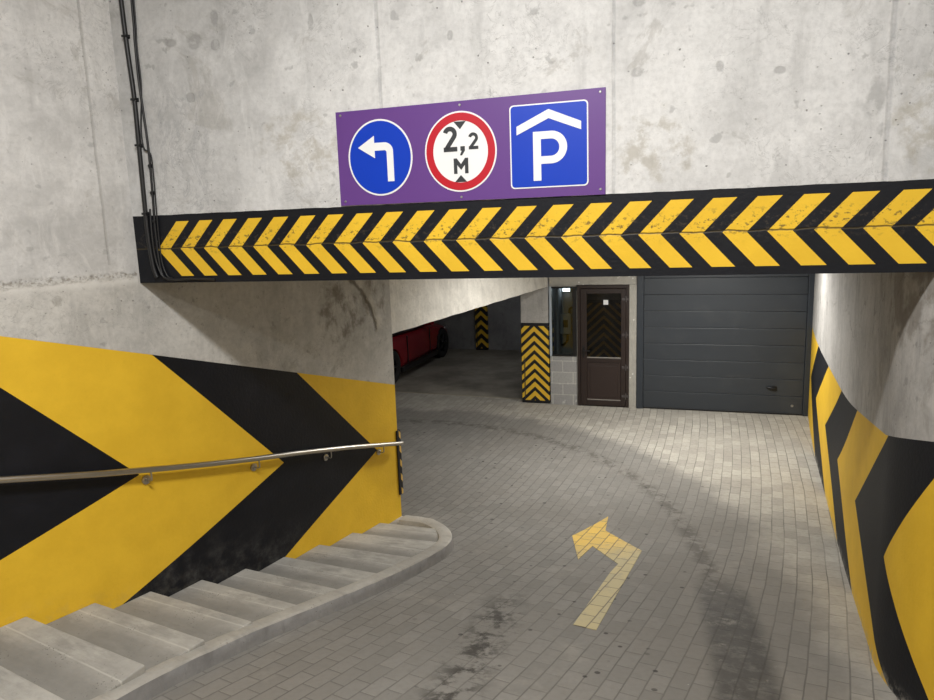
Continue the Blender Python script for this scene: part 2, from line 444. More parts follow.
def mat_blocks():
    m = Mat('grey_concrete_blocks', 0.85)
    n = m.nt.nodes.new('ShaderNodeTexBrick'); m.nt.links.new(m.vec(m.x + 0.14, m.z + 0.02), n.inputs['Vector'])
    n.inputs['Color1'].default_value = (0.33, 0.325, 0.32, 1); n.inputs['Color2'].default_value = (0.40, 0.395, 0.38, 1)
    n.inputs['Mortar'].default_value = (0.52, 0.51, 0.48, 1)
    n.inputs['Scale'].default_value = 1.0; n.inputs['Mortar Size'].default_value = 0.008
    n.inputs['Brick Width'].default_value = 0.36; n.inputs['Row Height'].default_value = 0.20; n.offset = 0.5
    f = m.noise(scale=30, detail=4)
    c = m.mix(f.step(0.4, 0.75) * 0.35, n.outputs['Color'], (0.22, 0.21, 0.2))
    sm = m.noise(scale=7, detail=5).step(0.62, 0.68)
    c = m.mix(sm * 0.6, c, (0.60, 0.59, 0.56))
    m.base(c); m.bump(f * 0.5 - V(m.nt, n.outputs['Fac']) * 0.5, 0.006, 0.6)
    return m.m

def mat_mortar():
    m = Mat('rough_pale_mortar', 0.9)
    n = m.noise(scale=14, detail=6, rough=0.7); v = m.noise(scale=3.3, detail=4)
    c = m.mix(n, (0.30, 0.285, 0.255), (0.50, 0.48, 0.43))
    w_ = m.voro(scale=9).step(0.16, 0.1)
    c = m.mix(w_ * 0.8, c, (0.75, 0.74, 0.70))
    c = m.mix(v.step(0.55, 0.7) * 0.4, c, (0.24, 0.225, 0.2))
    m.base(c); m.bump(n, 0.02, 0.7)
    return m.m

def mat_metal(name, c, rough, brush=True):
    m = Mat(name, rough, 1.0)
    n = m.noise(scale=60, detail=3)
    m.base(m.mix(n, tuple(x * 0.85 for x in c), c)); m.rough(n * 0.15 + rough)
    return m.m

def mat_glass(name, tint=(0.75, 0.8, 0.8)):
    m = bpy.data.materials.new(name); m.use_nodes = True; nt = m.node_tree
    for n in list(nt.nodes): nt.nodes.remove(n)
    o = nt.nodes.new('ShaderNodeOutputMaterial'); tr = nt.nodes.new('ShaderNodeBsdfTransparent'); gl = nt.nodes.new('ShaderNodeBsdfGlossy')
    fr = nt.nodes.new('ShaderNodeFresnel'); mx = nt.nodes.new('ShaderNodeMixShader')
    tr.inputs[0].default_value = (*tint, 1); gl.inputs['Roughness'].default_value = 0.03; fr.inputs[0].default_value = 1.5
    ns = nt.nodes.new('ShaderNodeTexNoise'); ns.inputs['Scale'].default_value = 4
    mp = nt.nodes.new('ShaderNodeMapRange'); mp.inputs['To Min'].default_value = 0.02; mp.inputs['To Max'].default_value = 0.07
    nt.links.new(ns.outputs[0], mp.inputs[0]); nt.links.new(mp.outputs[0], gl.inputs['Roughness'])
    nt.links.new(fr.outputs[0], mx.inputs[0]); nt.links.new(tr.outputs[0], mx.inputs[1]); nt.links.new(gl.outputs[0], mx.inputs[2])
    nt.links.new(mx.outputs[0], o.inputs[0]); return m

def mat_emit(name, c, k):
    m = Mat(name, 0.5); m.base(c)
    m.b.inputs['Emission Color'].default_value = (*c, 1); m.b.inputs['Emission Strength'].default_value = k
    return m.m

def mat_garage():
    m = Mat('slate_grey_door_steel', 0.42)
    n = m.noise(m.vec(m.x * 0.3, m.z), 6, 4); rib = ((m.z / 0.0138).fr() - 0.5).ab()
    fine = m.noise(m.vec(m.x * 2, m.y, m.z * 60), 9, 3)
    c = m.mix(n, (0.029, 0.034, 0.042), (0.038, 0.045, 0.054))
    d = m.noise(scale=2.2, detail=5).step(0.5, 0.75)
    c = m.mix(d * 0.25, c, (0.075, 0.08, 0.082))
    m.base(c); m.bump(fine * 0.5 + rib * 0.2, 0.0015, 0.5)
    return m.m

MT = {}
MT['front'] = mat_wall_front(); MT['left'] = mat_wall_left(); MT['right'] = mat_wall_right()
MT['floor'] = mat_floor(); MT['arrow'] = mat_arrow(); MT['stair'] = mat_stair()
MT['step'] = mat_stair('step_screed', (0.43, 0.415, 0.38), True)
MT['curb'] = mat_stair('kerb_concrete', (0.42, 0.40, 0.36))
MT['face'] = mat_stair('shaded_kerb_face', (0.27, 0.265, 0.262))  # kerb concrete with the shade of its outward face put into the colour
MT['conc'] = mat_concrete('grey_concrete', (0.40, 0.39, 0.37), 2.0)
MT['lintel'] = mat_concrete('pale_lintel_concrete', (0.60, 0.575, 0.52), 21.0, 0.7)
MT['ceil'] = mat_concrete('ceiling_concrete', (0.45, 0.44, 0.42), 4.0, 0.5)
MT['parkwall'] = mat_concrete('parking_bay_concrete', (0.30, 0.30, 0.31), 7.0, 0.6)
MT['pillar'] = mat_chevron_pillar('pillar_concrete_and_chevrons', 0.25, 0.165, 0.55, 1.44)
MT['pillar2'] = mat_chevron_pillar('bay_pillar_chevrons', 0.16, 0.235, 0.48, 1.40)
MT['reflection_pillar'] = mat_chevron_pillar('door_reflection_chevrons', 0.3, 0.150, 0.42, 1.80)
MT['block'] = mat_blocks(); MT['mortar'] = mat_mortar()
MT['brown'] = plain('dark_brown_door_plastic', (0.027, 0.017, 0.0145), 0.38, 0, 0.12)
MT['brown2'] = plain('brown_door_panel', (0.031, 0.019, 0.016), 0.45, 0, 0.12)
MT['hinge'] = plain('dull_hinge_steel', (0.12, 0.11, 0.11), 0.4, 0.6)
MT['sill'] = plain('pale_glazing_bead', (0.30, 0.28, 0.25), 0.5)
MT['garage'] = mat_garage()
MT['garage_frame'] = plain('blue_grey_jamb_steel', (0.029, 0.036, 0.046), 0.42, 0, 0.1)
MT['black_plastic'] = plain('black_plastic', (0.010, 0.010, 0.011), 0.35)
MT['white_plastic'] = plain('white_plastic', (0.78, 0.78, 0.76), 0.4)
MT['winframe'] = plain('pale_blue_grey_frame', (0.42, 0.47, 0.52), 0.45)
MT['dark'] = plain('dark_booth_paint', (0.20, 0.21, 0.22), 0.8)
MT['box'] = plain('grey_cabinet_paint', (0.32, 0.33, 0.34), 0.45)
MT['glass'] = mat_glass('window_glass'); MT['tint'] = mat_glass('door_glass', (0.50, 0.48, 0.44))
MT['steel'] = mat_metal('brushed_stainless_steel', (0.55, 0.52, 0.47), 0.28)
MT['zinc'] = mat_metal('zinc_screw', (0.5, 0.5, 0.5), 0.4)
MT['cable'] = plain('black_cable_jacket', (0.012, 0.012, 0.013), 0.45)
MT['purple'] = plain('purple_sign_panel', (0.120, 0.045, 0.225), 0.42, 0, 0.05, 3.0)
MT['blue'] = plain('traffic_blue_film', (0.002, 0.042, 0.46), 0.38, 0, 0.04, 3.0)
MT['white'] = plain('white_sign_film', (0.80, 0.80, 0.80), 0.4, 0, 0.03, 3.0)
MT['red'] = plain('red_sign_film', (0.48, 0.010, 0.022), 0.4, 0, 0.05, 3.0)
MT['ink'] = plain('dark_sign_film', (0.035, 0.038, 0.042), 0.42, 0, 0.1, 9.0)
MT['car'] = plain('metallic_red_car_paint', (0.26, 0.012, 0.02), 0.25, 0.1, 0.05, 3.0)
MT['tyre'] = plain('tyre_rubber', (0.014, 0.014, 0.015), 0.8)
MT['rim'] = plain('dark_alloy_rim', (0.025, 0.025, 0.028), 0.4, 0.6)
MT['carglass'] = plain('dark_car_glass', (0.010, 0.011, 0.013), 0.08)
MT['lamp_lens'] = plain('clear_headlamp_lens', (0.50, 0.52, 0.55), 0.15)
MT['tail'] = plain('red_tail_lens', (0.25, 0.01, 0.01), 0.2)
MT['housing'] = plain('white_luminaire_housing', (0.7, 0.7, 0.68), 0.5)
MT['tube'] = mat_emit('lit_tube', (1.0, 0.97, 0.92), 6.0)
MT['smalltube'] = mat_emit('lit_booth_lamp', (0.85, 0.93, 1.0), 9.0)

# ------------------------------------------------------------------ mesh helpers
class MB:
    def __init__(s): s.v = []; s.f = []; s.mi = []; s.uv = []; s.has_uv = False
    def face(s, pts, mi=0, uvs=None):
        b = len(s.v); s.v += [tuple(p) for p in pts]; s.f.append(list(range(b, b + len(pts)))); s.mi.append(mi)
        s.uv.append(uvs)
        if uvs: s.has_uv = True
    def mesh(s, vs, fs, mi=0):
        b = len(s.v); s.v += [tuple(p) for p in vs]
        for f in fs: s.f.append([b + i for i in f]); s.mi.append(mi); s.uv.append(None)
    def box(s, x0, x1, y0, y1, z0, z1, mi=0):
        vs = [(x, y, z) for z in (z0, z1) for y in (y0, y1) for x in (x0, x1)]
        s.mesh(vs, [(0, 2, 3, 1), (4, 5, 7, 6), (0, 1, 5, 4), (2, 6, 7, 3), (0, 4, 6, 2), (1, 3, 7, 5)], mi)
    def prism(s, poly, z0, z1, mi=0, fz0=None, fz1=None):
        """plan polygon (ccw) pulled from z0 to z1; fz0/fz1 give z per vertex"""
        n = len(poly)
        lo = [(x, y, fz0(x, y) if fz0 else z0) for x, y in poly]; hi = [(x, y, fz1(x, y) if fz1 else z1) for x, y in poly]
        s.mesh(lo + hi, [tuple(reversed(range(n))), tuple(range(n, 2 * n))] + [(i, (i + 1) % n, n + (i + 1) % n, n + i) for i in range(n)], mi)
    def plate(s, poly, y0, y1, mi=0):
        """polygon in x,z (front face towards -y), pulled from y0 (front) to y1"""
        n = len(poly)
        a = [(x, y0, z) for x, z in poly]; b = [(x, y1, z) for x, z in poly]
        s.mesh(a + b, [tuple(range(n)), tuple(reversed(range(n, 2 * n)))] + [(i, n + i, n + (i + 1) % n, (i + 1) % n) for i in range(n)], mi)
    def ring(s, cx, cz, rx, rz, ix, iz, y0, y1, n=64, mi=0):
        A = [(2 * PI * k / n) for k in range(n)]
        o = [(cx + rx * math.cos(a), cz + rz * math.sin(a)) for a in A]; i_ = [(cx + ix * math.cos(a), cz + iz * math.sin(a)) for a in A]
        vs = [(x, y0, z) for x, z in o] + [(x, y0, z) for x, z in i_] + [(x, y1, z) for x, z in o] + [(x, y1, z) for x, z in i_]
        fs = []
        for k in range(n):
            j = (k + 1) % n
            fs += [(k, j, n + j, n + k), (2 * n + k, 3 * n + k, 3 * n + j, 2 * n + j), (k, 2 * n + k, 2 * n + j, j), (n + k, n + j, 3 * n + j, 3 * n + k)]
        s.mesh(vs, fs, mi)
    def tube(s, pts, r, n=10, mi=0, cap=True):
        pts = [Vector(p) for p in pts]; rs = r if isinstance(r, (list, tuple)) else [r] * len(pts)
        rings = []; up = Vector((0, 0, 1)); prev = None
        for i, p in enumerate(pts):
            t = (pts[min(i + 1, len(pts) - 1)] - pts[max(i - 1, 0)]).normalized()
            if prev is None:
                a = t.orthogonal().normalized()
            else:
                a = (prev - t * prev.dot(t)).normalized()
            prev = a; b = t.cross(a)
            rings.append([p + (a * math.cos(2 * PI * k / n) + b * math.sin(2 * PI * k / n)) * rs[i] for k in range(n)])
        vs = [q for rg in rings for q in rg]; fs = []
        for i in range(len(pts) - 1):
            for k in range(n):
                j = (k + 1) % n
                fs.append((i * n + k, i * n + j, (i + 1) * n + j, (i + 1) * n + k))
        if cap: fs.append(tuple(reversed(range(n)))); fs.append(tuple(range((len(pts) - 1) * n, len(pts) * n)))
        s.mesh(vs, fs, mi)
    def build(s, name, mats, parent=None, smooth=False, bevel=0.0, merge=False, seg=2, angle=40):
        me = bpy.data.meshes.new(name); me.from_pydata(s.v, [], s.f)
        if not isinstance(mats, (list, tuple)): mats = [mats]
        for m in mats: me.materials.append(m)
        for p, mi in zip(me.polygons, s.mi): p.material_index = mi
        if s.has_uv:
            ul = me.uv_layers.new(name='UVMap')
            for p, u in zip(me.polygons, s.uv):
                if u:
                    for li, c in zip(p.loop_indices, u): ul.data[li].uv = c
        me.update()
        if merge:
            bm = bmesh.new(); bm.from_mesh(me); bmesh.ops.remove_doubles(bm, verts=bm.verts, dist=1e-5)
            bmesh.ops.recalc_face_normals(bm, faces=bm.faces); bm.to_mesh(me); bm.free()
        if smooth:
            for p in me.polygons: p.use_smooth = True
            try: me.set_sharp_from_angle(angle=math.radians(angle))
            except Exception: pass
        o = bpy.data.objects.new(name, me); COL.objects.link(o)
        if parent: o.parent = parent
        if bevel:
            md = o.modifiers.new('bevel', 'BEVEL'); md.width = bevel; md.segments = seg; md.limit_method = 'ANGLE'; md.angle_limit = math.radians(35)
        return o

def tag(o, label, cat=None, group=None, kind=None):
    o['label'] = label
    if cat: o['category'] = cat
    if group: o['group'] = group
    if kind: o['kind'] = kind
    return o
def thing(name, label, cat, loc=(0, 0, 0), rz=0.0, group=None, kind=None):
    o = bpy.data.objects.new(name, None); COL.objects.link(o); o.location = loc; o.rotation_euler = (0, 0, rz)
    o.empty_display_size = 0.1
    return tag(o, label, cat, group, kind)
def place(o, loc, rz=0.0):
    o.location = loc; o.rotation_euler = (0, 0, rz); return o

# ------------------------------------------------------------------ the curves of the place
def g(X, Y):
    k = 0.06; t = (0.155 * (7.2 - Y) - 0.04 * X) / k
    return k * (math.log1p(math.exp(t)) if t < 40 else t)

def LX(Y): return -.757 + .61 * (Y - 7.05) - .011 * (Y - 7.05) ** 2 + 0.075 * math.exp(-((Y - 4.6) / 1.1) ** 2)
LEFT = [(LX(7.05 - i * .1), 7.05 - i * .1) for i in range(105)]
def lin_cum(P):
    c = [0.0]
    for a, b in zip(P[:-1], P[1:]): c.append(c[-1] + math.hypot(b[0] - a[0], b[1] - a[1]))
    return c
LC = lin_cum(LEFT)
def on_left(u, off=0.0):
    u = max(0.0, u)
    for i in range(len(LEFT) - 1):
        if LC[i + 1] >= u or i == len(LEFT) - 2:
            t = (u - LC[i]) / (LC[i + 1] - LC[i]); a, b = LEFT[i], LEFT[i + 1]
            dx, dy = b[0] - a[0], b[1] - a[1]; L = math.hypot(dx, dy)
            nx, ny = -dy / L, dx / L          # towards the corridor
            if nx < 0: nx, ny = -nx, -ny
            return Vector((a[0] + dx * t + nx * off, a[1] + dy * t + ny * off, 0)), Vector((nx, ny, 0)), Vector((dx / L, dy / L, 0))
def catmull(P, n=10):
    P = [Vector(p) for p in P]; out = []
    for i in range(len(P) - 1):
        p0, p1, p2, p3 = P[max(i - 1, 0)], P[i], P[i + 1], P[min(i + 2, len(P) - 1)]
        for k in range(n):
            t = k / n; out.append(.5 * ((2 * p1) + (-p0 + p2) * t + (2 * p0 - 5 * p1 + 4 * p2 - p3) * t * t + (-p0 + 3 * p1 - 3 * p2 + p3) * t ** 3))
    out.append(P[-1]); return out
RIGHT = [(p.x, p.y) for p in catmull([(5.47, 10.95), (5.329, 10.65), (4.63, 9.058), (3.70, 6.80), (3.085, 5.394), (2.54, 4.164), (2.382, 3.80), (2.312, 3.56), (2.276, 3.34), (2.255, 3.10), (2.20, 2.6), (1.95, 1.2), (1.85, -0.6), (1.75, -3.5)])]
RC = lin_cum(RIGHT)
ZN, ZF = 5.6, 2.95         # ceilings before and beyond the downstand wall

# ------------------------------------------------------------------ setting
def build_floor():
    b = MB(); st = 0.2
    xs = [-8 + st * i for i in range(76)]; ys = [-3.6 + st * i for i in range(119)]
    vs = [(x, y, g(x, y)) for y in ys for x in xs]; nx = len(xs)
    fs = [(j * nx + i, j * nx + i + 1, (j + 1) * nx + i + 1, (j + 1) * nx + i) for j in range(len(ys) - 1) for i in range(nx - 1)]
    b.mesh(vs, fs)
    o = b.build('floor', MT['floor'], smooth=True)
    tag(o, 'worn grey block paving of the ramp with tyre marks and oil drips', kind='structure')
build_floor()

def ruled_wall(name, P, C, z1, mat, thick, side, uvz):
    """wall along plan line P, face towards the corridor, thickness outwards"""
    b = MB(); zs = [-0.3 + (z1 + 0.3) * k / 14 for k in range(15)]
    def off(i, d):
        a = Vector(P[max(i - 1, 0)]); c = Vector(P[min(i + 1, len(P) - 1)]); t = (c - a).normalized(); n = Vector((-t.y, t.x)) * side
        return (P[i][0] + n.x * d, P[i][1] + n.y * d)
    O = [off(i, thick) for i in range(len(P))]
    for i in range(len(P) - 1):
        for z0, za in zip(zs[:-1], zs[1:]):
            pts = [(*P[i], z0), (*P[i + 1], z0), (*P[i + 1], za), (*P[i], za)]
            uv = [(C[i], uvz(P[i], z0)), (C[i + 1], uvz(P[i + 1], z0)), (C[i + 1], uvz(P[i + 1], za)), (C[i], uvz(P[i], za))]
            if side < 0: pts.reverse(); uv.reverse()
            b.face(pts, 0, uv)
        q = [(*O[i], zs[0]), (*O[i], zs[-1]), (*O[i + 1], zs[-1]), (*O[i + 1], zs[0])]
        b.face(q, 0, [(C[i], 3)] * 4)
        q = [(*P[i], zs[-1]), (*P[i + 1], zs[-1]), (*O[i + 1], zs[-1]), (*O[i], zs[-1])]
        b.face(q, 0, [(C[i], 3)] * 4)
    for i in (0, len(P) - 1):
        for z0, za in zip(zs[:-1], zs[1:]):
            b.face([(*P[i], z0), (*O[i], z0), (*O[i], za), (*P[i], za)], 0, [(C[i], uvz(P[i], z0)), (C[i], uvz(P[i], z0)), (C[i], uvz(P[i], za)), (C[i], uvz(P[i], za))])
    return b.build(name, mat, smooth=True, merge=True, angle=30)
wl = ruled_wall('wall_left', LEFT, LC, ZN, MT['left'], 0.32, -1, lambda p, z: z)
tag(wl, 'curving concrete wall beside the stair with large black and yellow chevrons', kind='structure')
wr = ruled_wall('wall_right', RIGHT, RC, ZN, MT['right'], 0.3, 1, lambda p, z: z - g(p[0], p[1]))
tag(wr, 'curving concrete wall on the right with black and yellow chevrons below', kind='structure')

# the downstand wall with the warning band (local x along it, y away from the viewer)
FO = Vector((-2.14, 4.70, 0)); FRZ = math.atan2(-0.30, 1)
def front(o): return place(o, FO, FRZ)
b = MB(); n = 60
xs = [-0.35 + 5.35 * k / n for k in range(n + 1)]; zs = [2.818, 2.9, 3.0, 3.1, 3.2, 3.3, 3.6, 4.0, 4.5, 5.0, ZN]
vs = [(x, 0, z) for z in zs for x in xs]; m_ = len(xs)
b.mesh(vs, [(j * m_ + i, j * m_ + i + 1, (j + 1) * m_ + i + 1, (j + 1) * m_ + i) for j in range(len(zs) - 1) for i in range(n)])
b.box(-0.35, 5.0, 0.0, 0.32, 2.818, ZN)
b.f = [f for f in b.f]
o = b.build('wall_front', MT['front'], merge=False)
# drop the coincident front face of the box
bm = bmesh.new(); bm.from_mesh(o.data)
dl = [f_ for f_ in bm.faces if f_.calc_area() > 10 and abs(f_.calc_center_median().y) < 1e-4]
bmesh.ops.delete(bm, geom=dl, context='FACES'); bm.to_mesh(o.data); bm.free()
front(o); tag(o, 'pale mottled concrete wall over the ramp with a chevron band along its bottom edge', kind='structure')

# ceilings
b = MB(); b.box(-8, 6.5, -3.6, 5.2, ZN, ZN + 0.2)
tag(b.build('ceiling', MT['ceil']), 'concrete ceiling above the upper ramp', kind='structure')
b = MB()
b.prism([(-2.6, 5.05), (2.6, 3.6), (6.2, 11.0), (6.2, 19.5), (-7.8, 19.5), (-7.8, 9.0)], ZF, ZF + 0.2)
tag(b.build('ceiling', MT['ceil']), 'low concrete ceiling over the lower lobby and parking bay', kind='structure')
# wall behind the viewer
b = MB(); b.box(-8, 2.2, -3.8, -3.6, -0.2, ZN + 0.2)
tag(b.build('wall_rear', MT['conc']), 'concrete wall at the head of the ramp', kind='structure')

# lintel from the corner of the left wall to the door wall
Wd = Vector((0.9465, -0.3228, 0)); WO = Vector((1.45, 12.04, 0)); WRZ = math.atan2(Wd.y, Wd.x)
def dw(o): return place(o, WO, WRZ)
def build_lintel():
    A = Vector((-0.757, 7.05)); B_ = Vector((1.44, 12.10)); b = MB()
    t = (B_ - A).normalized(); nrm = Vector((-t.y, t.x))
    N = 30; P = []
    for k in range(N + 1):
        s = k / N; p = A + (B_ - A) * s; P.append(p)
    fr = []; zb = 2.075
    for k, p in enumerate(P):
        w_ = 0.006 * math.sin(k * 1.7) if 0 < k < N else 0
        fr.append([(p.x, p.y, zb + w_ * 0.5), (p.x, p.y, ZF + .05), (p.x + nrm.x * .3, p.y + nrm.y * .3, ZF + .05), (p.x + nrm.x * .3, p.y + nrm.y * .3, zb + w_ * 0.5)])
    vs = [q for r_ in fr for q in r_]; fs = []
    for k in range(N):
        a = k * 4; c = (k + 1) * 4
        for i in range(4): fs.append((a + i, a + (i + 1) % 4, c + (i + 1) % 4, c + i))
    fs += [(3, 2, 1, 0), (N * 4, N * 4 + 1, N * 4 + 2, N * 4 + 3)]
    b.mesh(vs, fs)
    o = b.build('trim_1', MT['lintel'], merge=True)
    tag(o, 'pale concrete lintel over the opening to the parking bay', kind='structure')
build_lintel()

# door wall
def build_door_wall():
    b = MB()
    b.box(0.0, 0.465, 0.0, 0.14, -0.05, 0.866, 1)           # blocks under the window
    b.box(0.465, 0.482, 0.02, 0.12, -0.05, 2.0, 0)
    b.box(0.0, 1.475, 0.0, 0.14, 2.10, ZF + 0.02, 0)        # over window and door
    b.box(0.0, 0.465, 0.02, 0.14, 2.072, 2.10, 0)
    b.box(1.352, 1.475, -0.015, 0.14, -0.05, 2.10, 0)       # jamb
    b.box(1.475, 4.13, 0.0, 0.14, 2.62, ZF + 0.02, 0)
    b.box(4.12, 4.7, 0.0, 0.14, -0.05, ZF + 0.02, 0)
    o = dw(b.build('wall_back', [MT['mortar'], MT['block']], bevel=0.004))
    tag(o, 'wall of grey blocks and rough mortar around the window, brown door and garage door', kind='structure')
    # dark booth behind
    b = MB()
    b.box(-0.10, 1.60, 0.95, 1.05, -0.02, ZF, 0)
    b.box(1.50, 1.60, 0.16, 0.95, -0.02, ZF, 0)
    b.box(-0.10, -0.02, 0.46, 0.95, -0.02, ZF, 0)
    tag(dw(b.build('wall_booth', MT['dark'])), 'dark inner walls of the booth behind the glass', kind='structure')
build_door_wall()

# parking bay shell: far wall line through (-.13,18.13),(1.33,17.67), right side wall, left wall
def build_bay():
    a = math.atan2(-0.46, 1.46); b = MB()
    b.box(-7.5, 3.5, 0, 0.2, -0.05, ZF + .05)
    o = place(b.build('wall_far', MT['parkwall']), (-0.13, 18.13, 0), a)
    tag(o, 'dim concrete wall at the far end of the parking bay', kind='structure')
    b = MB(); b.box(0.0, 6.0, -0.2, 0.0, -0.05, ZF + .05)
    o = place(b.build('wall_bay', MT['parkwall']), (1.50, 12.75, 0), math.atan2(0.95, 0.36))
    tag(o, 'concrete side wall of the parking bay behind the near striped pillar', kind='structure')
    b = MB(); b.box(-0.2, 0.0, 0.0, 11.5, -0.05, ZF + .05)
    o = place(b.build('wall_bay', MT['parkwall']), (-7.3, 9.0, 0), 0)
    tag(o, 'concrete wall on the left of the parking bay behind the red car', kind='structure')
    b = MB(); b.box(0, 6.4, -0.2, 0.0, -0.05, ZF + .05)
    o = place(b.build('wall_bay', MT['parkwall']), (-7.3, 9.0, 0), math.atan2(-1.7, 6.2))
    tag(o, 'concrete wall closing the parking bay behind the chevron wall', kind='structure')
build_bay()

# ------------------------------------------------------------------ pillars
b = MB(); b.box(-0.238, 0.258, 0.0, 0.45, 0.0, ZF - 0.02)
o = b.build('concrete_pillar', MT['pillar'], bevel=0.012)
pp = WO + Wd * -0.28; place(o, (pp.x, pp.y, 0.004), WRZ)
tag(o, 'square concrete pillar wrapped in yellow and black chevrons left of the booth window', 'pillar')
b = MB(); b.box(-0.155, 0.155, -0.12, 0.0, 0.0, ZF - 0.02)
o = b.build('concrete_pillar', MT['pillar2'], bevel=0.01)
place(o, (0.42, 17.945, 0.004), math.atan2(-0.46, 1.46))
tag(o, 'narrow striped pillar on the dim far wall of the parking bay', 'pillar')
b = MB(); b.box(-0.3, 0.3, 0.0, 0.12, 0.0, ZF - 0.02)
o = b.build('concrete_pillar', MT['reflection_pillar'], bevel=0.01)  # added slab imitating chevrons reflected in the door glass
pp = WO + Wd * 0.875 + Vector((0.3228, 0.9465, 0)) * 0.40; place(o, (pp.x, pp.y, 0.004), WRZ)
tag(o, 'added striped pillar in the booth, stands in for chevrons reflected in the door glass', 'pillar')

# ------------------------------------------------------------------ stair and kerb
CURB = catmull([(-3.4, -0.9), (-2.85, 0.9), (-2.30, 2.25), (-1.79, 3.407), (-1.62, 3.732), (-1.358, 4.149), (-1.039, 4.575), (-.747, 4.976), (-.485, 5.40), (-.285, 5.779), (-.20, 6.10), (-.245, 6.45), (-.43, 6.78), (-.70, 6.98)], 6)
def curb_in(d):
    out = []
    for i in range(len(CURB)):
        a = CURB[max(i - 1, 0)]; c = CURB[min(i + 1, len(CURB) - 1)]; t = (c - a).normalized(); nn = Vector((-t.y, t.x))
        out.append(CURB[i] + nn * d)
    return out
def build_curb():
    prof = [(-0.018, -0.08), (-0.004, 0.04), (0.002, 0.092), (0.014, 0.104), (0.09, 0.106), (0.125, 0.090), (0.145, 0.03), (0.15, -0.08)]
    b = MB(); rows = [curb_in(d) for d, _ in prof]; n = len(CURB); m = len(prof); vs = []
    for i in range(n):
        e = min(1.0, (n - 1 - i) / 7.0); 
        for j, (d, z) in enumerate(prof):
            p = rows[j][i]; q = CURB[i]
            jit = (random.random() - .5) * 0.006 if 0 < j < 5 else 0
            zz = g(q.x, q.y) + (z * (0.72 + 0.28 * e) if z > 0 else z) + jit
            vs.append((p.x, p.y, zz))
    fs = []
    for i in range(n - 1):
        for j in range(m - 1):
            fs.append((i * m + j, (i + 1) * m + j, (i + 1) * m + j + 1, i * m + j + 1))
    fs.append(tuple(range(m))); fs.append(tuple(reversed(range((n - 1) * m, n * m))))
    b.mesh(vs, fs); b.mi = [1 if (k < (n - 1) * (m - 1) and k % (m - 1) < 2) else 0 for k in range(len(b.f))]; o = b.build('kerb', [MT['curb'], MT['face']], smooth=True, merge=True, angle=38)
    return tag(o, 'long rounded concrete kerb edging the stair, curling round at its foot', 'kerb')
build_curb()

def ray_poly(p, d, P):
    best = None
    for a, c in zip(P[:-1], P[1:]):
        e = c - a; den = d.x * (-e.y) + d.y * e.x
        if abs(den) < 1e-9: continue
        r = a - p
        t = (r.x * (-e.y) + r.y * e.x) / den; s = (d.x * r.y - d.y * r.x) / den
        if t > 0.05 and -1e-6 <= s <= 1 + 1e-6 and (best is None or t < best[0]): best = (t, p + d * t)
    return best[1] if best else None
def build_stair():
    root = thing('staircase', 'shallow worn concrete steps descending along the chevron wall', 'staircase', (0, 0, 0))
    us = [0.0, .37, .79, 1.25, 1.68, 2.10, 2.51, 2.92, 3.30, 3.70]; zs = [0.115, .185, .25, .322, .395, .480, .578, .682, .782, .885]
    while us[-1] < 7.6: us.append(us[-1] + .41); zs.append(zs[-1] + .09)
    inner = curb_in(0.08)
    for i in range(len(us) - 1):
        u0, u1, z = us[i], us[i + 1], zs[i]
        def nose(u):
            k = math.radians(-26.5 + 2.5 * math.sin(u * 2.3)); p = on_left(u, 0.001)[0]
            if u < 0.01: return Vector((p.x, p.y)), Vector((-.60, 6.93))
            q = ray_poly(Vector((p.x, p.y)), Vector((math.cos(k), math.sin(k))), inner)
            return Vector((p.x, p.y)), q
        a, qa = nose(u0); c, qc = nose(u1)
        if qa is None or qc is None: continue
        # walk the inner kerb line between the two
        def near(q): return min(range(len(inner)), key=lambda k: (inner[k] - q).length)
        ia, ic = near(qa), near(qc); mid = []
        if ia > ic + 1: mid = [inner[k] for k in range(ia - 1, ic, -1)]
        poly = [a, qa] + [v for v in mid] + [qc, c]
        poly = poly[::-1]                                   # ccw
        wn = Vector((qc.x - c.x, qc.y - c.y)); wl_ = wn.length; wn.normalize()
        zq = 0.25 * z + 0.75 * (g(qa.x, qa.y) + 0.118 if i else z)
        def zt(x, y, a=a, c=c, wn=wn, wl_=wl_, z=z, zq=zq):
            e = (c - a).normalized(); n2 = Vector((-e.y, e.x)); n2 = n2 if n2.dot(wn) > 0 else -n2
            d_ = (Vector((x, y)) - a).dot(n2) / max(.2, (qc - a).dot(n2)); return z + (zq - z) * min(1, max(0, d_))
        area = sum(p.x * q.y - q.x * p.y for p, q in zip(poly, poly[1:] + poly[:1]))
        if area < 0: poly = poly[::-1]
        b = MB(); b.prism([(p.x, p.y) for p in poly], 0, 0, fz0=lambda x, y: g(x, y) - 0.02, fz1=zt)
        rn = Vector((-wn.y, wn.x)); rn = rn if (a - c).dot(rn) > 0 else -rn
        b.has_uv = True
        b.uv = [[((Vector(b.v[k][:2]) - c).dot(wn) + i * 3.1, (Vector(b.v[k][:2]) - c).dot(rn)) for k in f_] for f_ in b.f]
        o = b.build('step', MT['step'], root, merge=True, bevel=0.008)
build_stair()

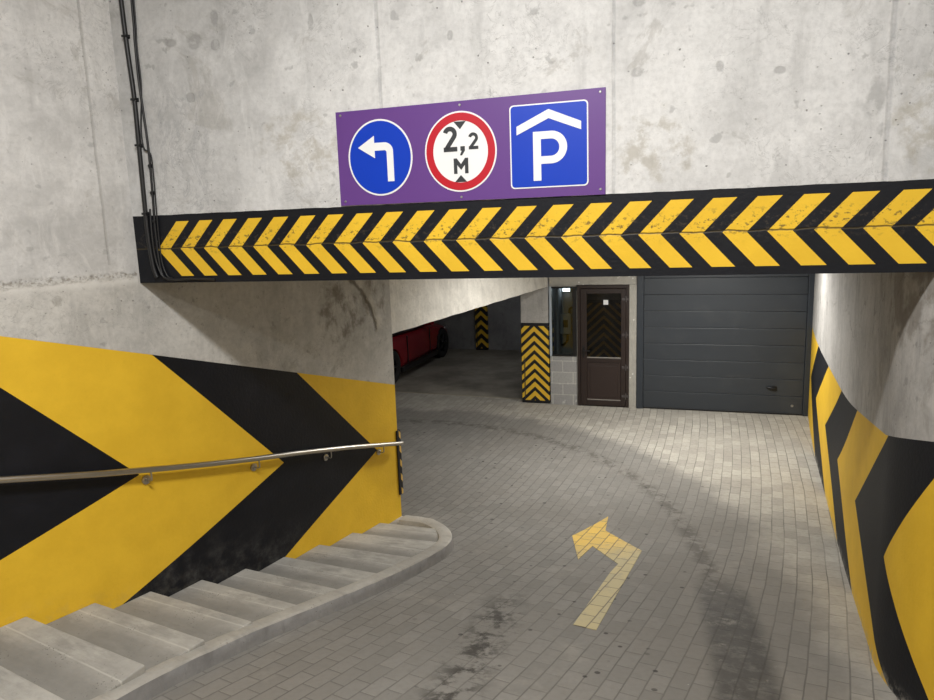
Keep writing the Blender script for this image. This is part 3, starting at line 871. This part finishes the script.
# handrail
def build_handrail():
    root = thing('handrail', 'round stainless steel handrail on the chevron wall above the steps', 'handrail')
    K = [(-0.02, .962 - .02), (0.145, .965), (.826, 1.126), (1.456, 1.263), (1.987, 1.37), (2.439, 1.468), (3.172, 1.635), (3.743, 1.777), (4.6, 1.985), (6.0, 2.33), (7.2, 2.62)]
    K[0] = (0.0, .932)
    pts = []
    for k in range(60):
        u = 0.03 + 7.17 * k / 59
        for (a, b2) in zip(K[:-1], K[1:]):
            if a[0] <= u <= b2[0] + 1e-6: z = a[1] + (b2[1] - a[1]) * (u - a[0]) / (b2[0] - a[0]); break
        p, nn, t = on_left(u, 0.075); pts.append((p.x, p.y, z))
    e = Vector(pts[0]) - Vector(pts[1]); e.normalize()
    b = MB(); b.tube(pts, 0.021, 16); b.build('rail', MT['steel'], root, smooth=True)
    def zr(u):
        for (a, b2) in zip(K[:-1], K[1:]):
            if a[0] <= u <= b2[0]: return a[1] + (b2[1] - a[1]) * (u - a[0]) / (b2[0] - a[0])
    for u in (0.33, 1.09, 1.93, 2.86, 4.0, 5.2, 6.4):
        p, nn, t = on_left(u, 0.0); z = zr(u); b = MB(); N = nn
        P0 = Vector((p.x, p.y, z - 0.085))
        b.tube([P0 + N * 0.012, P0 + N * 0.055, P0 + N * 0.072 + Vector((0, 0, .010)), P0 + N * 0.075 + Vector((0, 0, .028)), P0 + N * 0.075 + Vector((0, 0, .068))], 0.006, 10)
        br = b.build('bracket', MT['steel'], root, smooth=True)
        b = MB(); b.tube([P0 + N * 0.0, P0 + N * 0.012, P0 + N * 0.014], [0.031, 0.031, 0.026], 20); b.build('flange', MT['steel'], br, smooth=True)
        b = MB(); b.tube([P0 + N * 0.012, P0 + N * 0.022], [0.016, 0.012], 12); b.build('bolt', MT['zinc'], br, smooth=True)
build_handrail()

# black and yellow guard on the wall corner
def mat_guard():
    m = Mat('guard_foam_stripes', 0.6)
    t = ((m.z + (m.x + m.y) * 1.2) / 0.155).fr()
    s = t.lt(0.45) * (m.x).gt(0.006)
    m.base(m.mix(s, BLACK, (0.72, 0.46, 0.10))); return m.m
p0, nn, tt = on_left(0.0)
b = MB()
b.plate([(-0.028, 0.0), (0.036, 0.0), (0.036, 0.70), (-0.028, 0.70)], -0.014, 0.0)
b.plate([(0.002, 0.0), (0.036, 0.0), (0.036, 0.70), (0.002, 0.70)], 0.0, 0.07)
o = b.build('corner_guard', mat_guard(), bevel=0.004)
# local x runs along the wall towards its end, local -y towards the corridor
ex = -tt; ey = -nn
o.matrix_world = Matrix(((ex.x, ey.x, 0, p0.x), (ex.y, ey.y, 0, p0.y), (0, 0, 1, 0.36), (0, 0, 0, 1)))
tag(o, 'thin black and yellow striped guard strip on the end of the chevron wall', 'corner guard')

# ------------------------------------------------------------------ sign board over the band
def stroke(pts, w, closed=False):
    """butt ended ribbon polygons along a path in x,z"""
    P = [Vector(p) for p in pts]; L = []; R_ = []
    for i, p in enumerate(P):
        if i == 0: t = (P[1] - P[0]).normalized(); k = 1
        elif i == len(P) - 1: t = (P[-1] - P[-2]).normalized(); k = 1
        else:
            t1 = (p - P[i - 1]).normalized(); t2 = (P[i + 1] - p).normalized(); t = (t1 + t2).normalized()
            k = 1 / max(0.35, t.dot(t1))
        nn = Vector((-t.y, t.x)) * (w / 2 * k)
        L.append(p + nn); R_.append(p - nn)
    return [[L[i], R_[i], R_[i + 1], L[i + 1]] for i in range(len(P) - 1)]
def arcp(cx, cz, r, a0, a1, n=14, rz=None):
    rz = rz or r
    return [(cx + r * math.cos(math.radians(a0 + (a1 - a0) * k / n)), cz + rz * math.sin(math.radians(a0 + (a1 - a0) * k / n))) for k in range(n + 1)]
def ccw(poly):
    a = sum(p[0] * q[1] - q[0] * p[1] for p, q in zip(poly, poly[1:] + poly[:1]))
    return poly if a > 0 else poly[::-1]
def glyph(name, polys, mat, parent, y=-0.012):
    b = MB()
    for q in polys: b.plate(ccw([tuple(v) for v in q]), y, y + 0.0016)
    return b.build(name, mat, parent)
def disc(cx, cz, rx, rz, n=64): return [(cx + rx * math.cos(2 * PI * k / n), cz + rz * math.sin(2 * PI * k / n)) for k in range(n)]
def rrect(x0, x1, z0, z1, r, n=6):
    out = []
    for (cx, cz, a) in ((x1 - r, z1 - r, 0), (x0 + r, z1 - r, 90), (x0 + r, z0 + r, 180), (x1 - r, z0 + r, 270)):
        out += arcp(cx, cz, r, a, a + 90, n)
    return out

def build_sign():
    root = front(thing('sign_board', 'purple board above the chevron band carrying three traffic signs', 'sign'))
    b = MB(); b.plate([(1.484, 3.262), (3.038, 3.257), (3.040, 3.803), (1.486, 3.796)], -0.008, -0.001)
    b.build('panel', MT['purple'], root)
    for x, z in ((3.012, 3.782), (2.243, 3.778), (3.012, 3.285), (2.236, 3.279), (1.515, 3.775), (1.515, 3.285)):
        b = MB(); b.tube([(x, -0.008, z), (x, -0.012, z)], [0.008, 0.005], 12); b.build('screw', MT['zinc'], root, smooth=True)
    # left turn disc
    cx, cz = 1.753, 3.524
    d = glyph('left_turn_disc', [disc(cx, cz, .200, .215)], MT['white'], root, -0.0100)
    tag(d, 'round blue left turn sign with white rim')
    glyph('blue_field', [disc(cx, cz, .190, .205)], MT['blue'], d, -0.0112)
    ar = [(1.618, 3.586), (1.720, 3.648), (1.722, 3.608)]
    body = [(1.722, 3.608), (1.784, 3.606)] + arcp(1.784, 3.554, .052, 90, 0, 8)[1:] + [(1.836, 3.388), (1.796, 3.388), (1.796, 3.550)] + arcp(1.782, 3.550, .014, 0, 90, 5)[1:] + [(1.722, 3.564)]
    b = MB()
    b.plate(ccw([(1.618, 3.586), (1.722, 3.522), (1.722, 3.648)]), -0.0128, -0.0112)
    top = [(1.722, 3.608), (1.784, 3.608)] + arcp(1.784, 3.556, .052, 90, 0, 8)[1:] + [(1.836, 3.388)]
    bot = [(1.722, 3.564), (1.782, 3.564)] + arcp(1.782, 3.550, .014, 90, 0, 8)[1:] + [(1.796, 3.388)]
    for i in range(len(top) - 1): b.plate(ccw([top[i], top[i + 1], bot[i + 1], bot[i]]), -0.0128, -0.0112)
    b.build('white_arrow', MT['white'], d)
    # height limit disc
    cx, cz = 2.239, 3.527
    d = glyph('height_limit_disc', [disc(cx, cz, .210, .219)], MT['white'], root, -0.0100)
    tag(d, 'round white height limit sign with red ring reading 2,2 M')
    b = MB(); b.ring(cx, cz, .201, .210, .160, .168, -0.0115, -0.0100); b.build('red_ring', MT['red'], d)
    tri = [[(2.205, 3.690), (2.276, 3.690), (2.241, 3.648)], [(2.202, 3.362), (2.273, 3.362), (2.238, 3.400)]]
    for t in tri: glyph('triangle_mark', [t], MT['ink'], d, -0.0116)
    def two(x0, x1, z0, z1, w):
        rx = (x1 - x0 - w) / 2; cxx = (x0 + x1) / 2; r = rx; cz_ = z1 - w / 2 - r
        pts = [(cxx + r * math.cos(math.radians(a)), cz_ + r * math.sin(math.radians(a))) for a in range(165, -41, -15)]
        pts += [(x0 + w * 0.72, z0 + w * 0.62)]
        return stroke(pts, w) + [[(x0 + 0.002, z0), (x1, z0), (x1, z0 + w), (x0 + 0.002, z0 + w)]]
    glyph('numeral', two(2.140, 2.222, 3.530, 3.666, .025), MT['ink'], d, -0.0116)
    glyph('comma', [[(2.240, 3.556), (2.266, 3.556), (2.266, 3.532), (2.248, 3.506), (2.236, 3.508), (2.247, 3.532), (2.240, 3.532)]], MT['ink'], d, -0.0116)
    glyph('numeral', two(2.287, 2.344, 3.536, 3.626, .017), MT['ink'], d, -0.0116)
    x0, x1, z0, z1, w_ = 2.198, 2.283, 3.408, 3.492, .020
    xm = (x0 + x1) / 2
    glyph('letter_m', [[(x0, z0), (x0 + w_, z0), (x0 + w_, z1), (x0, z1)], [(x1 - w_, z0), (x1, z0), (x1, z1), (x1 - w_, z1)],
                       [(x0 + w_ * .9, z1), (x0 + w_ * .9, z1 - .034), (xm, z0 + .020), (xm, z0 + .052)],
                       [(x1 - w_ * .9, z1), (x1 - w_ * .9, z1 - .034), (xm, z0 + .020), (xm, z0 + .052)]], MT['ink'], d, -0.0116)
    # covered parking square
    d = glyph('covered_parking_plate', [rrect(2.524, 2.949, 3.308, 3.750, .022)], MT['white'], root, -0.0100)
    tag(d, 'square blue covered parking sign with white roof and letter P')
    glyph('blue_field', [rrect(2.531, 2.942, 3.315, 3.743, .018)], MT['blue'], d, -0.0112)
    roof = [(2.562, 3.637), (2.738, 3.717), (2.912, 3.643), (2.912, 3.600), (2.738, 3.670), (2.562, 3.592)]
    glyph('roof_mark', [[roof[0], roof[1], roof[4], roof[5]], [roof[1], roof[2], roof[3], roof[4]]], MT['white'], d, -0.0125)
    w_ = .043; polys = [[(2.652, 3.346), (2.652 + w_, 3.346), (2.652 + w_, 3.604), (2.652, 3.604)]]
    outer = [(2.695, 3.604), (2.752, 3.604)] + arcp(2.752, 3.519, .085, 90, -90, 16)[1:] + [(2.695, 3.434)]
    inner = [(2.695, 3.564), (2.750, 3.564)] + arcp(2.750, 3.519, .045, 90, -90, 16)[1:] + [(2.695, 3.474)]
    for i in range(len(outer) - 1): polys.append([outer[i], outer[i + 1], inner[i + 1], inner[i]])
    glyph('letter_p', polys, MT['white'], d, -0.0125)
build_sign()

# ------------------------------------------------------------------ cables on the front wall
def build_cables():
    def run(name, pts, r, label, clips=()):
        b = MB(); P = [Vector((x, y, z)) for x, y, z in pts]
        Q = []
        for i in range(len(P) - 1):
            p0, p1, p2, p3 = P[max(i - 1, 0)], P[i], P[i + 1], P[min(i + 2, len(P) - 1)]
            for k in range(5):
                t = k / 5; Q.append(.5 * ((2 * p1) + (-p0 + p2) * t + (2 * p0 - 5 * p1 + 4 * p2 - p3) * t * t + (-p0 + 3 * p1 - 3 * p2 + p3) * t ** 3))
        Q.append(P[-1]); b.tube(Q, r, 10)
        root = front(b.build(name, MT['cable'], smooth=True)); tag(root, label, 'cable')
        for (x, y, z) in clips:
            c = MB(); c.box(x - r - .012, x + r + .006, -0.006, 0.0, z - .012, z + .012); c.box(x - r - .004, x + r + .004, y - r - .003, 0.0, z - .007, z + .007)
            c.build('cable_clip', MT['black_plastic'], root, bevel=0.002)
    run('cable', [(0.070, -.017, ZN), (.075, -.017, 5.0), (0.079, -.017, 4.577), (0.085, -.017, 4.295), (0.097, -.017, 3.999), (0.093, -.017, 3.704), (0.086, -.017, 3.30), (0.088, -.017, 3.10), (0.10, -.016, 2.93), (.118, -.012, 2.855)], 0.0145,
        'thickest black cable down the wall left of the chevron band', [(.083, -.017, 4.36), (0.097, -.017, 3.98), (0.091, -.017, 3.70), (.086, -.017, 3.27)])
    run('cable', [(0.150, -.010, ZN), (0.151, -.010, 4.569), (0.142, -.010, 4.304), (0.141, -.010, 4.068), (0.155, -.010, 3.75), (0.156, -.010, 3.569), (0.150, -.010, 3.362), (0.142, -.010, 3.151), (0.148, -.011, 2.94), (0.175, -.012, 2.855), (.26, -.010, 2.838), (0.40, -.010, 2.842), (0.56, -.008, 2.834)], 0.0075,
        'thin black cable bending right along the underside of the chevron band', [(0.156, -.010, 3.569), (0.150, -.010, 3.40), (.145, -.010, 3.22)])
    run('cable', [(0.168, -.008, ZN), (0.165, -.008, 4.569), (0.152, -.008, 4.3), (0.152, -.008, 4.055), (0.119, -.012, 3.80), (0.128, -.014, 3.68), (0.170, -.010, 3.64), (.172, -.008, 3.50), (.166, -.008, 3.30), (.162, -.009, 3.1), (.168, -.010, 2.95), (.20, -.012, 2.862), (.235, -.010, 2.848)], 0.0048,
        'thinnest black cable looping off between the two thicker ones', [])
    run('cable', [(0.118, -.010, 3.30), (0.122, -.022, 3.12), (.130, -.022, 2.98), (0.160, -.02, 2.875), (.20, -.012, 2.845)], 0.006,
        'short pale-edged cable tail over the left end of the chevron band')
build_cables()

# ------------------------------------------------------------------ window_1, door_1, door_2
def build_window():
    root = dw(thing('window_1', 'narrow booth window between striped pillar and brown door', None, kind='structure'))
    b = MB(); b.box(0.0, 0.035, -0.02, 0.06, 0.866, 2.075); b.build('side_frame', MT['winframe'], root, bevel=0.003)
    b = MB(); b.box(0.035, 0.465, -0.012, 0.06, 0.866, 0.895); b.build('window_sill', MT['black_plastic'], root, bevel=0.003)
    b = MB(); b.box(0.035, 0.465, -0.01, 0.05, 2.045, 2.075); b.box(0.40, 0.465, -0.01, 0.05, 0.895, 2.045); b.build('window_frame', MT['black_plastic'], root, bevel=0.003)
    b = MB(); b.box(0.035, 0.40, 0.018, 0.024, 0.895, 2.045); b.build('window_pane', MT['glass'], root)
build_window()
def build_door():
    root = dw(thing('door_1', 'dark brown half glazed door right of the booth window', None, kind='structure'))
    b = MB()
    b.box(0.484, 0.535, -0.02, 0.07, 0.0, 2.095); b.box(1.30, 1.35, -0.02, 0.07, 0.0, 2.095); b.box(0.535, 1.30, -0.02, 0.07, 2.04, 2.095); b.box(.535, 1.30, -.01, .07, 0.0, 0.02)
    b.build('door_frame', MT['brown'], root, bevel=0.004)
    b = MB()   # leaf: stiles and rails
    b.box(0.54, 0.645, -0.035, 0.03, 0.025, 2.035); b.box(1.218, 1.296, -0.035, 0.03, 0.025, 2.035)
    b.box(0.645, 1.218, -0.035, 0.03, 1.955, 2.035); b.box(0.645, 1.218, -0.035, 0.03, 0.775, 0.85); b.box(0.645, 1.218, -0.035, 0.03, 0.025, 0.115)
    leaf = b.build('door_leaf', MT['brown'], root, bevel=0.006)
    b = MB(); b.box(0.648, 1.215, -0.022, 0.02, 0.118, 0.772); b.box(0.70, 1.165, -0.030, -0.022, 0.17, 0.72); b.build('lower_panel', MT['brown2'], root, bevel=0.006)
    b = MB(); b.box(0.648, 1.215, -0.030, -0.012, 0.852, 0.868); b.box(.648, 1.215, -.030, -.012, .118, .130); b.build('glazing_bead', MT['sill'], root, bevel=0.003)
    b = MB(); b.box(0.646, 1.217, -0.008, -0.002, 0.868, 1.954); b.build('door_pane', MT['tint'], root)
    b = MB(); b.plate([(0.925, 1.765), (1.005, 1.765), (1.005, 1.845), (0.925, 1.845)], -0.0105, -0.0085)
    tag(b.build('notice', MT['white'], root), 'small white paper notice on the glass')
    b = MB(); b.box(0.575, 0.607, -0.043, -0.035, 0.86, 1.06); b.tube([(0.591, -0.043, 0.985), (0.591, -0.085, 0.985), (0.600, -0.092, 0.985), (0.70, -0.092, 0.985)], 0.010, 10)
    b.build('door_handle', MT['black_plastic'], root, bevel=0.002)
    for z in (0.20, 0.70, 1.26, 1.86):
        b = MB(); b.tube([(1.302, -0.045, z - .05), (1.302, -0.045, z + .05)], 0.013, 12); b.box(1.235, 1.345, -0.040, -0.034, z - 0.02, z + 0.02)
        b.build('hinge', MT['hinge'], root, bevel=0.002)
build_door()
def build_garage():
    root = dw(thing('door_2', 'wide slate grey sectional garage door beside the brown door', None, kind='structure'))
    b = MB(); b.box(1.478, 1.585, -0.035, 0.05, 0.0, 2.66); b.build('left_jamb', MT['garage_frame'], root, bevel=0.006)
    b = MB(); b.box(4.045, 4.135, -0.035, 0.05, 0.0, 2.66); b.build('right_jamb', MT['garage_frame'], root, bevel=0.006)
    b = MB(); b.box(1.585, 4.045, -0.03, 0.05, 2.56, 2.66); b.build('head_rail', MT['garage_frame'], root, bevel=0.006)
    z = 0.02; k = 0
    H = [0.285] + [0.271] * 9
    for h in H:
        z1 = min(z + h, 2.56)
        if z1 - z < .05: break
        b = MB(); b.plate([(1.587, z + .002), (4.043, z + .002), (4.043, z1 - .002), (1.587, z1 - .002)], 0.0, 0.04)
        b.build('door_section', MT['garage'], root, bevel=0.006)
        z = z1
    b = MB(); b.box(1.587, 4.043, 0.002, 0.038, 0.0, 0.022); b.build('bottom_seal', MT['black_plastic'], root)
    b = MB(); b.tube([(3.50, -0.012, 0.445), (3.53, -0.03, 0.442), (3.62, -0.034, 0.43), (3.655, -0.02, 0.425)], [0.006, .012, .018, .012], 10); b.box(3.585, 3.655, -0.014, 0.0, 0.395, 0.465)
    b.build('door_handle', MT['black_plastic'], root, smooth=True)
    b = MB(); b.tube([(3.892, 0.0, 0.152), (3.892, -0.010, 0.152)], [0.022, 0.019], 20); b.build('lock', MT['zinc'], root, smooth=True)
build_garage()

# things in the booth
root = dw(thing('electrical_cabinet', 'grey metal cabinet on the wall behind the booth window', 'cabinet'))
b = MB(); b.box(0.02, 0.22, 0.84, 0.948, 1.12, 1.50); b.build('body', MT['box'], root, bevel=0.006)
b = MB(); b.box(0.03, 0.21, 0.825, 0.84, 1.135, 1.485); dd = b.build('door', MT['box'], root, bevel=0.004)
b = MB(); b.box(0.075, 0.165, 0.819, 0.825, 1.25, 1.39); tag(b.build('meter_window', MT['black_plastic'], dd), 'small dark meter window')
b = MB(); b.tube([(0.06, 0.92, 1.50), (0.06, 0.92, 1.62), (.03, 0.92, 1.8), (0.03, 0.92, ZF)], .014, 10); b.build('conduit', MT['box'], root, smooth=True)
b = MB(); b.tube([(0.14, 0.92, 1.12), (0.14, 0.92, 1.0), (.08, 0.92, .92), (0.02, 0.92, .90)], .022, 10); tag(b.build('conduit', MT['black_plastic'], root, smooth=True), 'black conduit')
b = MB(); b.tube([(0.18, 0.92, 1.50), (0.18, 0.92, 1.58), (.24, 0.92, 1.62), (0.34, 0.92, 1.66)], .022, 10); tag(b.build('conduit', MT['black_plastic'], root, smooth=True), 'black conduit')
root = dw(thing('wall_lamp', 'small lit white lamp high up inside the booth', 'lamp'))
b = MB(); b.box(0.06, 0.20, 0.90, 0.948, 1.90, 1.98); b.build('lamp_base', MT['white_plastic'], root, bevel=0.005)
b = MB(); b.box(0.07, 0.19, 0.86, 0.90, 1.91, 1.97); b.build('lamp_cover', MT['smalltube'], root, bevel=0.008)

# ------------------------------------------------------------------ painted arrow on the paving
def build_arrow():
    poly = [(0.66, 4.391), (0.801, 4.305), (1.542, 6.019), (1.328, 6.623), (1.442, 7.041), (0.971, 6.469), (0.918, 5.778), (1.114, 6.16), (1.245, 5.660), (1.125, 5.43)]
    me = bpy.data.meshes.new('painted_arrow'); bm = bmesh.new()
    vs = [bm.verts.new((x, y, 0)) for x, y in poly]; bm.faces.new(vs)
    for f_ in bm.faces: f_.normal_update()
    bmesh.ops.triangulate(bm, faces=bm.faces, ngon_method='EAR_CLIP')
    for ax in (0, 1):
        lo = min(p[ax] for p in poly); hi = max(p[ax] for p in poly); t = lo + 0.1
        while t < hi:
            co = [0, 0, 0]; co[ax] = t; no = [0, 0, 0]; no[ax] = 1
            bmesh.ops.bisect_plane(bm, geom=bm.verts[:] + bm.edges[:] + bm.faces[:], plane_co=co, plane_no=no); t += 0.1
    bmesh.ops.recalc_face_normals(bm, faces=bm.faces)
    for f_ in bm.faces:
        if f_.normal.z < 0: f_.normal_flip()
    ext = bmesh.ops.extrude_face_region(bm, geom=bm.faces[:])
    topv = [e for e in ext['geom'] if isinstance(e, bmesh.types.BMVert)]; tv = set(topv)
    for v in bm.verts: v.co.z = g(v.co.x, v.co.y) + (0.004 if v in tv else -0.001)
    bm.to_mesh(me); bm.free(); me.materials.append(MT['arrow'])
    o = bpy.data.objects.new('painted_arrow', me); COL.objects.link(o)
    tag(o, 'worn yellow arrow bending left painted on the paving', 'road marking')
build_arrow()

# ------------------------------------------------------------------ red car in the bay
def build_car():
    h = Vector((0.304, 0.953, 0)).normalized(); rz = math.atan2(h.y, h.x)
    root = thing('car', 'low red car parked in the dim bay behind the chevron wall', 'car', (-1.99, 15.85, 0), rz); root.scale = (1.2, 1.1, 1.04)
    # x along car: stations (x, halfwidth, zbottom, zshoulder, zmid)
    st = [(-2.12, .62, .38, .74, .78), (-2.05, .78, .27, .86, .93), (-1.75, .87, .22, .93, 1.00), (-1.3, .90, .20, .93, .99), (-.6, .90, .19, .90, .96), (.2, .90, .19, .88, .93),
          (.8, .90, .19, .86, .93), (1.35, .89, .20, .80, .88), (1.75, .85, .20, .70, .78), (2.02, .74, .22, .60, .67), (2.13, .55, .26, .50, .56)]
    vs = []; n = 12
    for (x, w_, zb, zs, zm) in st:
        ring = [(-w_ * .80, zb), (-w_ * .97, zb + .05), (-w_, zb + .22), (-w_ * .985, zs - .14), (-w_ * .93, zs - .02), (-w_ * .60, zm - .01)]
        full = ring + [(-y, z) for y, z in reversed(ring)]
        vs += [(x, y, z) for y, z in full]
    b = MB(); fs = []
    for i in range(len(st) - 1):
        for k in range(n):
            j = (k + 1) % n; fs.append((i * n + k, (i + 1) * n + k, (i + 1) * n + j, i * n + j))
    fs += [tuple(range(n)), tuple(reversed(range((len(st) - 1) * n, len(st) * n)))]
    b.mesh(vs, fs); body = b.build('body', MT['car'], root, smooth=True, merge=True, angle=180)
    md = body.modifiers.new('s', 'SUBSURF'); md.levels = 2; md.render_levels = 2
    # wheel wells cut from the body
    for i, x in enumerate((1.32, -1.28)):
        cb = MB(); cb.tube([(x, -1.1, .33), (x, -.55, .33)], .375, 32); cb.tube([(x, .55, .33), (x, 1.1, .33)], .375, 32)
        cut = cb.build('cutter', MT['tyre'], None, merge=True); cut.matrix_world = Matrix.Translation(root.location) @ Matrix.Rotation(rz, 4, 'Z') @ Matrix.Diagonal((1.2, 1.1, 1.04, 1))
        bo = body.modifiers.new('b%d' % i, 'BOOLEAN'); bo.operation = 'DIFFERENCE'; bo.object = cut; bo.solver = 'EXACT'
        cut['tmp'] = 1
    bpy.context.view_layer.update()
    dg = bpy.context.evaluated_depsgraph_get(); nm = bpy.data.meshes.new_from_object(body.evaluated_get(dg))
    body.modifiers.clear(); body.data = nm
    for o in [o for o in bpy.data.objects if o.get('tmp')]: bpy.data.objects.remove(o)
    # glasshouse
    gs = [(-1.75, .60, .96, .97), (-1.25, .70, .94, 1.20), (-.65, .72, .92, 1.33), (-.05, .72, .90, 1.34), (.45, .70, .90, 1.20), (1.02, .64, .91, .92)]
    vs = []; fs = []; n = 6
    for (x, w_, z0, z1) in gs:
        vs += [(x, y, z) for y, z in ((-w_ * 1.14, z0), (-w_ * .92, z1 - .06 if z1 - z0 > .1 else z1), (-w_ * .60, z1), (w_ * .60, z1), (w_ * .92, z1 - .06 if z1 - z0 > .1 else z1), (w_ * 1.14, z0))]
    for i in range(len(gs) - 1):
        for k in range(n):
            j = (k + 1) % n; fs.append((i * n + k, (i + 1) * n + k, (i + 1) * n + j, i * n + j))
    fs += [tuple(range(n)), tuple(reversed(range((len(gs) - 1) * n, len(gs) * n)))]
    b = MB(); b.mesh(vs, fs); b.build('windows', MT['carglass'], root, smooth=True, merge=True, angle=60, bevel=0.02)
    b = MB(); rs = [(-1.22, .62, 1.205), (-.65, .66, 1.345), (-.05, .66, 1.355), (.40, .64, 1.225)]
    vs = [(x, s * w_ , z - (0.02 if abs(s) == 1 else 0)) for x, w_, z in rs for s in (-1, -.5, .5, 1)] + [(x, s * w_, z - .03) for x, w_, z in rs for s in (-1, -.5, .5, 1)]
    fs = []
    for i in range(3):
        for k in range(3):
            fs.append((i * 4 + k, (i + 1) * 4 + k, (i + 1) * 4 + k + 1, i * 4 + k + 1)); fs.append((16 + i * 4 + k, 16 + i * 4 + k + 1, 16 + (i + 1) * 4 + k + 1, 16 + (i + 1) * 4 + k))
    for i in range(3): fs += [(i * 4, 16 + i * 4, 16 + (i + 1) * 4, (i + 1) * 4), (i * 4 + 3, (i + 1) * 4 + 3, 16 + (i + 1) * 4 + 3, 16 + i * 4 + 3)]
    for k in range(3): fs += [(k, k + 1, 16 + k + 1, 16 + k), (12 + k, 16 + 12 + k, 16 + 13 + k, 13 + k)]
    b.mesh(vs, fs); b.build('roof', MT['car'], root, smooth=True, angle=60)
    for s in (-1, 1):
        b = MB(); b.box(-.92, .92, min(s * .86, s * .925), max(s * .86, s * .925), .155, .26); b.build('side_skirt', MT['black_plastic'], root, bevel=0.02)
        b = MB(); b.box(-.62, -.61, min(s * .885, s * .906), max(s * .885, s * .906), .30, .86); b.build('door_seam', MT['black_plastic'], root); b = MB(); b.box(.52, .53, min(s * .885, s * .906), max(s * .885, s * .906), .30, .84); b.build('door_seam', MT['black_plastic'], root)
        b = MB(); b.tube([(.42, s * .82, .93), (.44, s * .95, .97), (.40, s * 1.02, .98)], [.02, .06, .05], 12); b.build('wing_mirror', MT['car'], root, smooth=True)
        b = MB(); b.tube([(1.58, s * .83, .665), (1.80, s * .77, .62), (1.98, s * .66, .56)], [.015, .055, .03], 10); b.build('headlight', MT['lamp_lens'], root, smooth=True)
        b = MB(); b.tube([(-1.98, s * .80, .78), (-2.08, s * .70, .77), (-2.12, s * .55, .76)], [.02, .05, .04], 10); b.build('tail_light', MT['tail'], root, smooth=True)
        for x in (1.32, -1.28):
            b = MB()
            prof = [(.86, .20), (.895, .26), (.90, .31), (.885, .335), (.70, .335), (.69, .28)]
            N = 36; vs = []
            for k in range(N):
                a = 2 * PI * k / N; vs += [(x + r * math.cos(a), s * y, .335 + r * math.sin(a)) for y, r in prof]
            fs = [(k * 6 + i, k * 6 + i + 1, ((k + 1) % N) * 6 + i + 1, ((k + 1) % N) * 6 + i) for k in range(N) for i in range(5)]
            b.mesh(vs, fs); wh = b.build('wheel', MT['tyre'], root, smooth=True, merge=True, angle=50)
            b = MB()
            for k in range(5):
                a = 2 * PI * k / 5; b.tube([(x + .03 * math.cos(a), s * .87, .335 + .03 * math.sin(a)), (x + .21 * math.cos(a), s * .875, .335 + .21 * math.sin(a))], [.03, .02], 8)
            b.tube([(x, s * .84, .335), (x, s * .885, .335)], .045, 16); b.tube([(x, s * .76, .335), (x, s * .80, .335)], .215, 28)
            b.build('rim', MT['rim'], wh, smooth=True)
    b = MB(); b.box(2.0, 2.14, -.45, .45, .25, .40); b.build('front_grille', MT['black_plastic'], root, bevel=0.02)
build_car()

# ------------------------------------------------------------------ luminaires (all above the picture)
def luminaire(x, y, z, rz, ln, wd, watts, colr, label):
    root = thing('ceiling_light', label, 'ceiling light', (x, y, z), rz)
    b = MB(); b.box(-ln / 2 - .03, ln / 2 + .03, -wd / 2 - .01, wd / 2 + .01, 0.0, 0.06); b.build('housing', MT['housing'], root, bevel=0.006)
    for s in (-1, 1):
        b = MB(); b.tube([(-ln / 2, s * wd / 4, -0.02), (ln / 2, s * wd / 4, -0.02)], 0.013, 12); b.build('tube', MT['tube'], root, smooth=True)
    ld = bpy.data.lights.new('tube_light', 'AREA'); ld.shape = 'RECTANGLE'; ld.size = ln; ld.size_y = wd; ld.energy = watts; ld.color = colr
    lo = bpy.data.objects.new('tube_light', ld); COL.objects.link(lo); lo.parent = root; lo.location = (0, 0, -0.04)
for k, L in enumerate(LAMPS_NEAR): luminaire(*L, ['twin tube light on the high ceiling nearest the chevron band', 'twin tube light on the high ceiling above the ramp head'][k])
for k, L in enumerate(LAMPS_FAR): luminaire(*L, ['twin tube light on the low ceiling before the garage door', 'twin tube light on the low ceiling beside the lintel'][k])
for k, L in enumerate(LAMPS_PARK_FILL): luminaire(*L, ['added fill light on the bay ceiling just inside the lintel', 'added fill light on the bay ceiling near the far wall'][k])
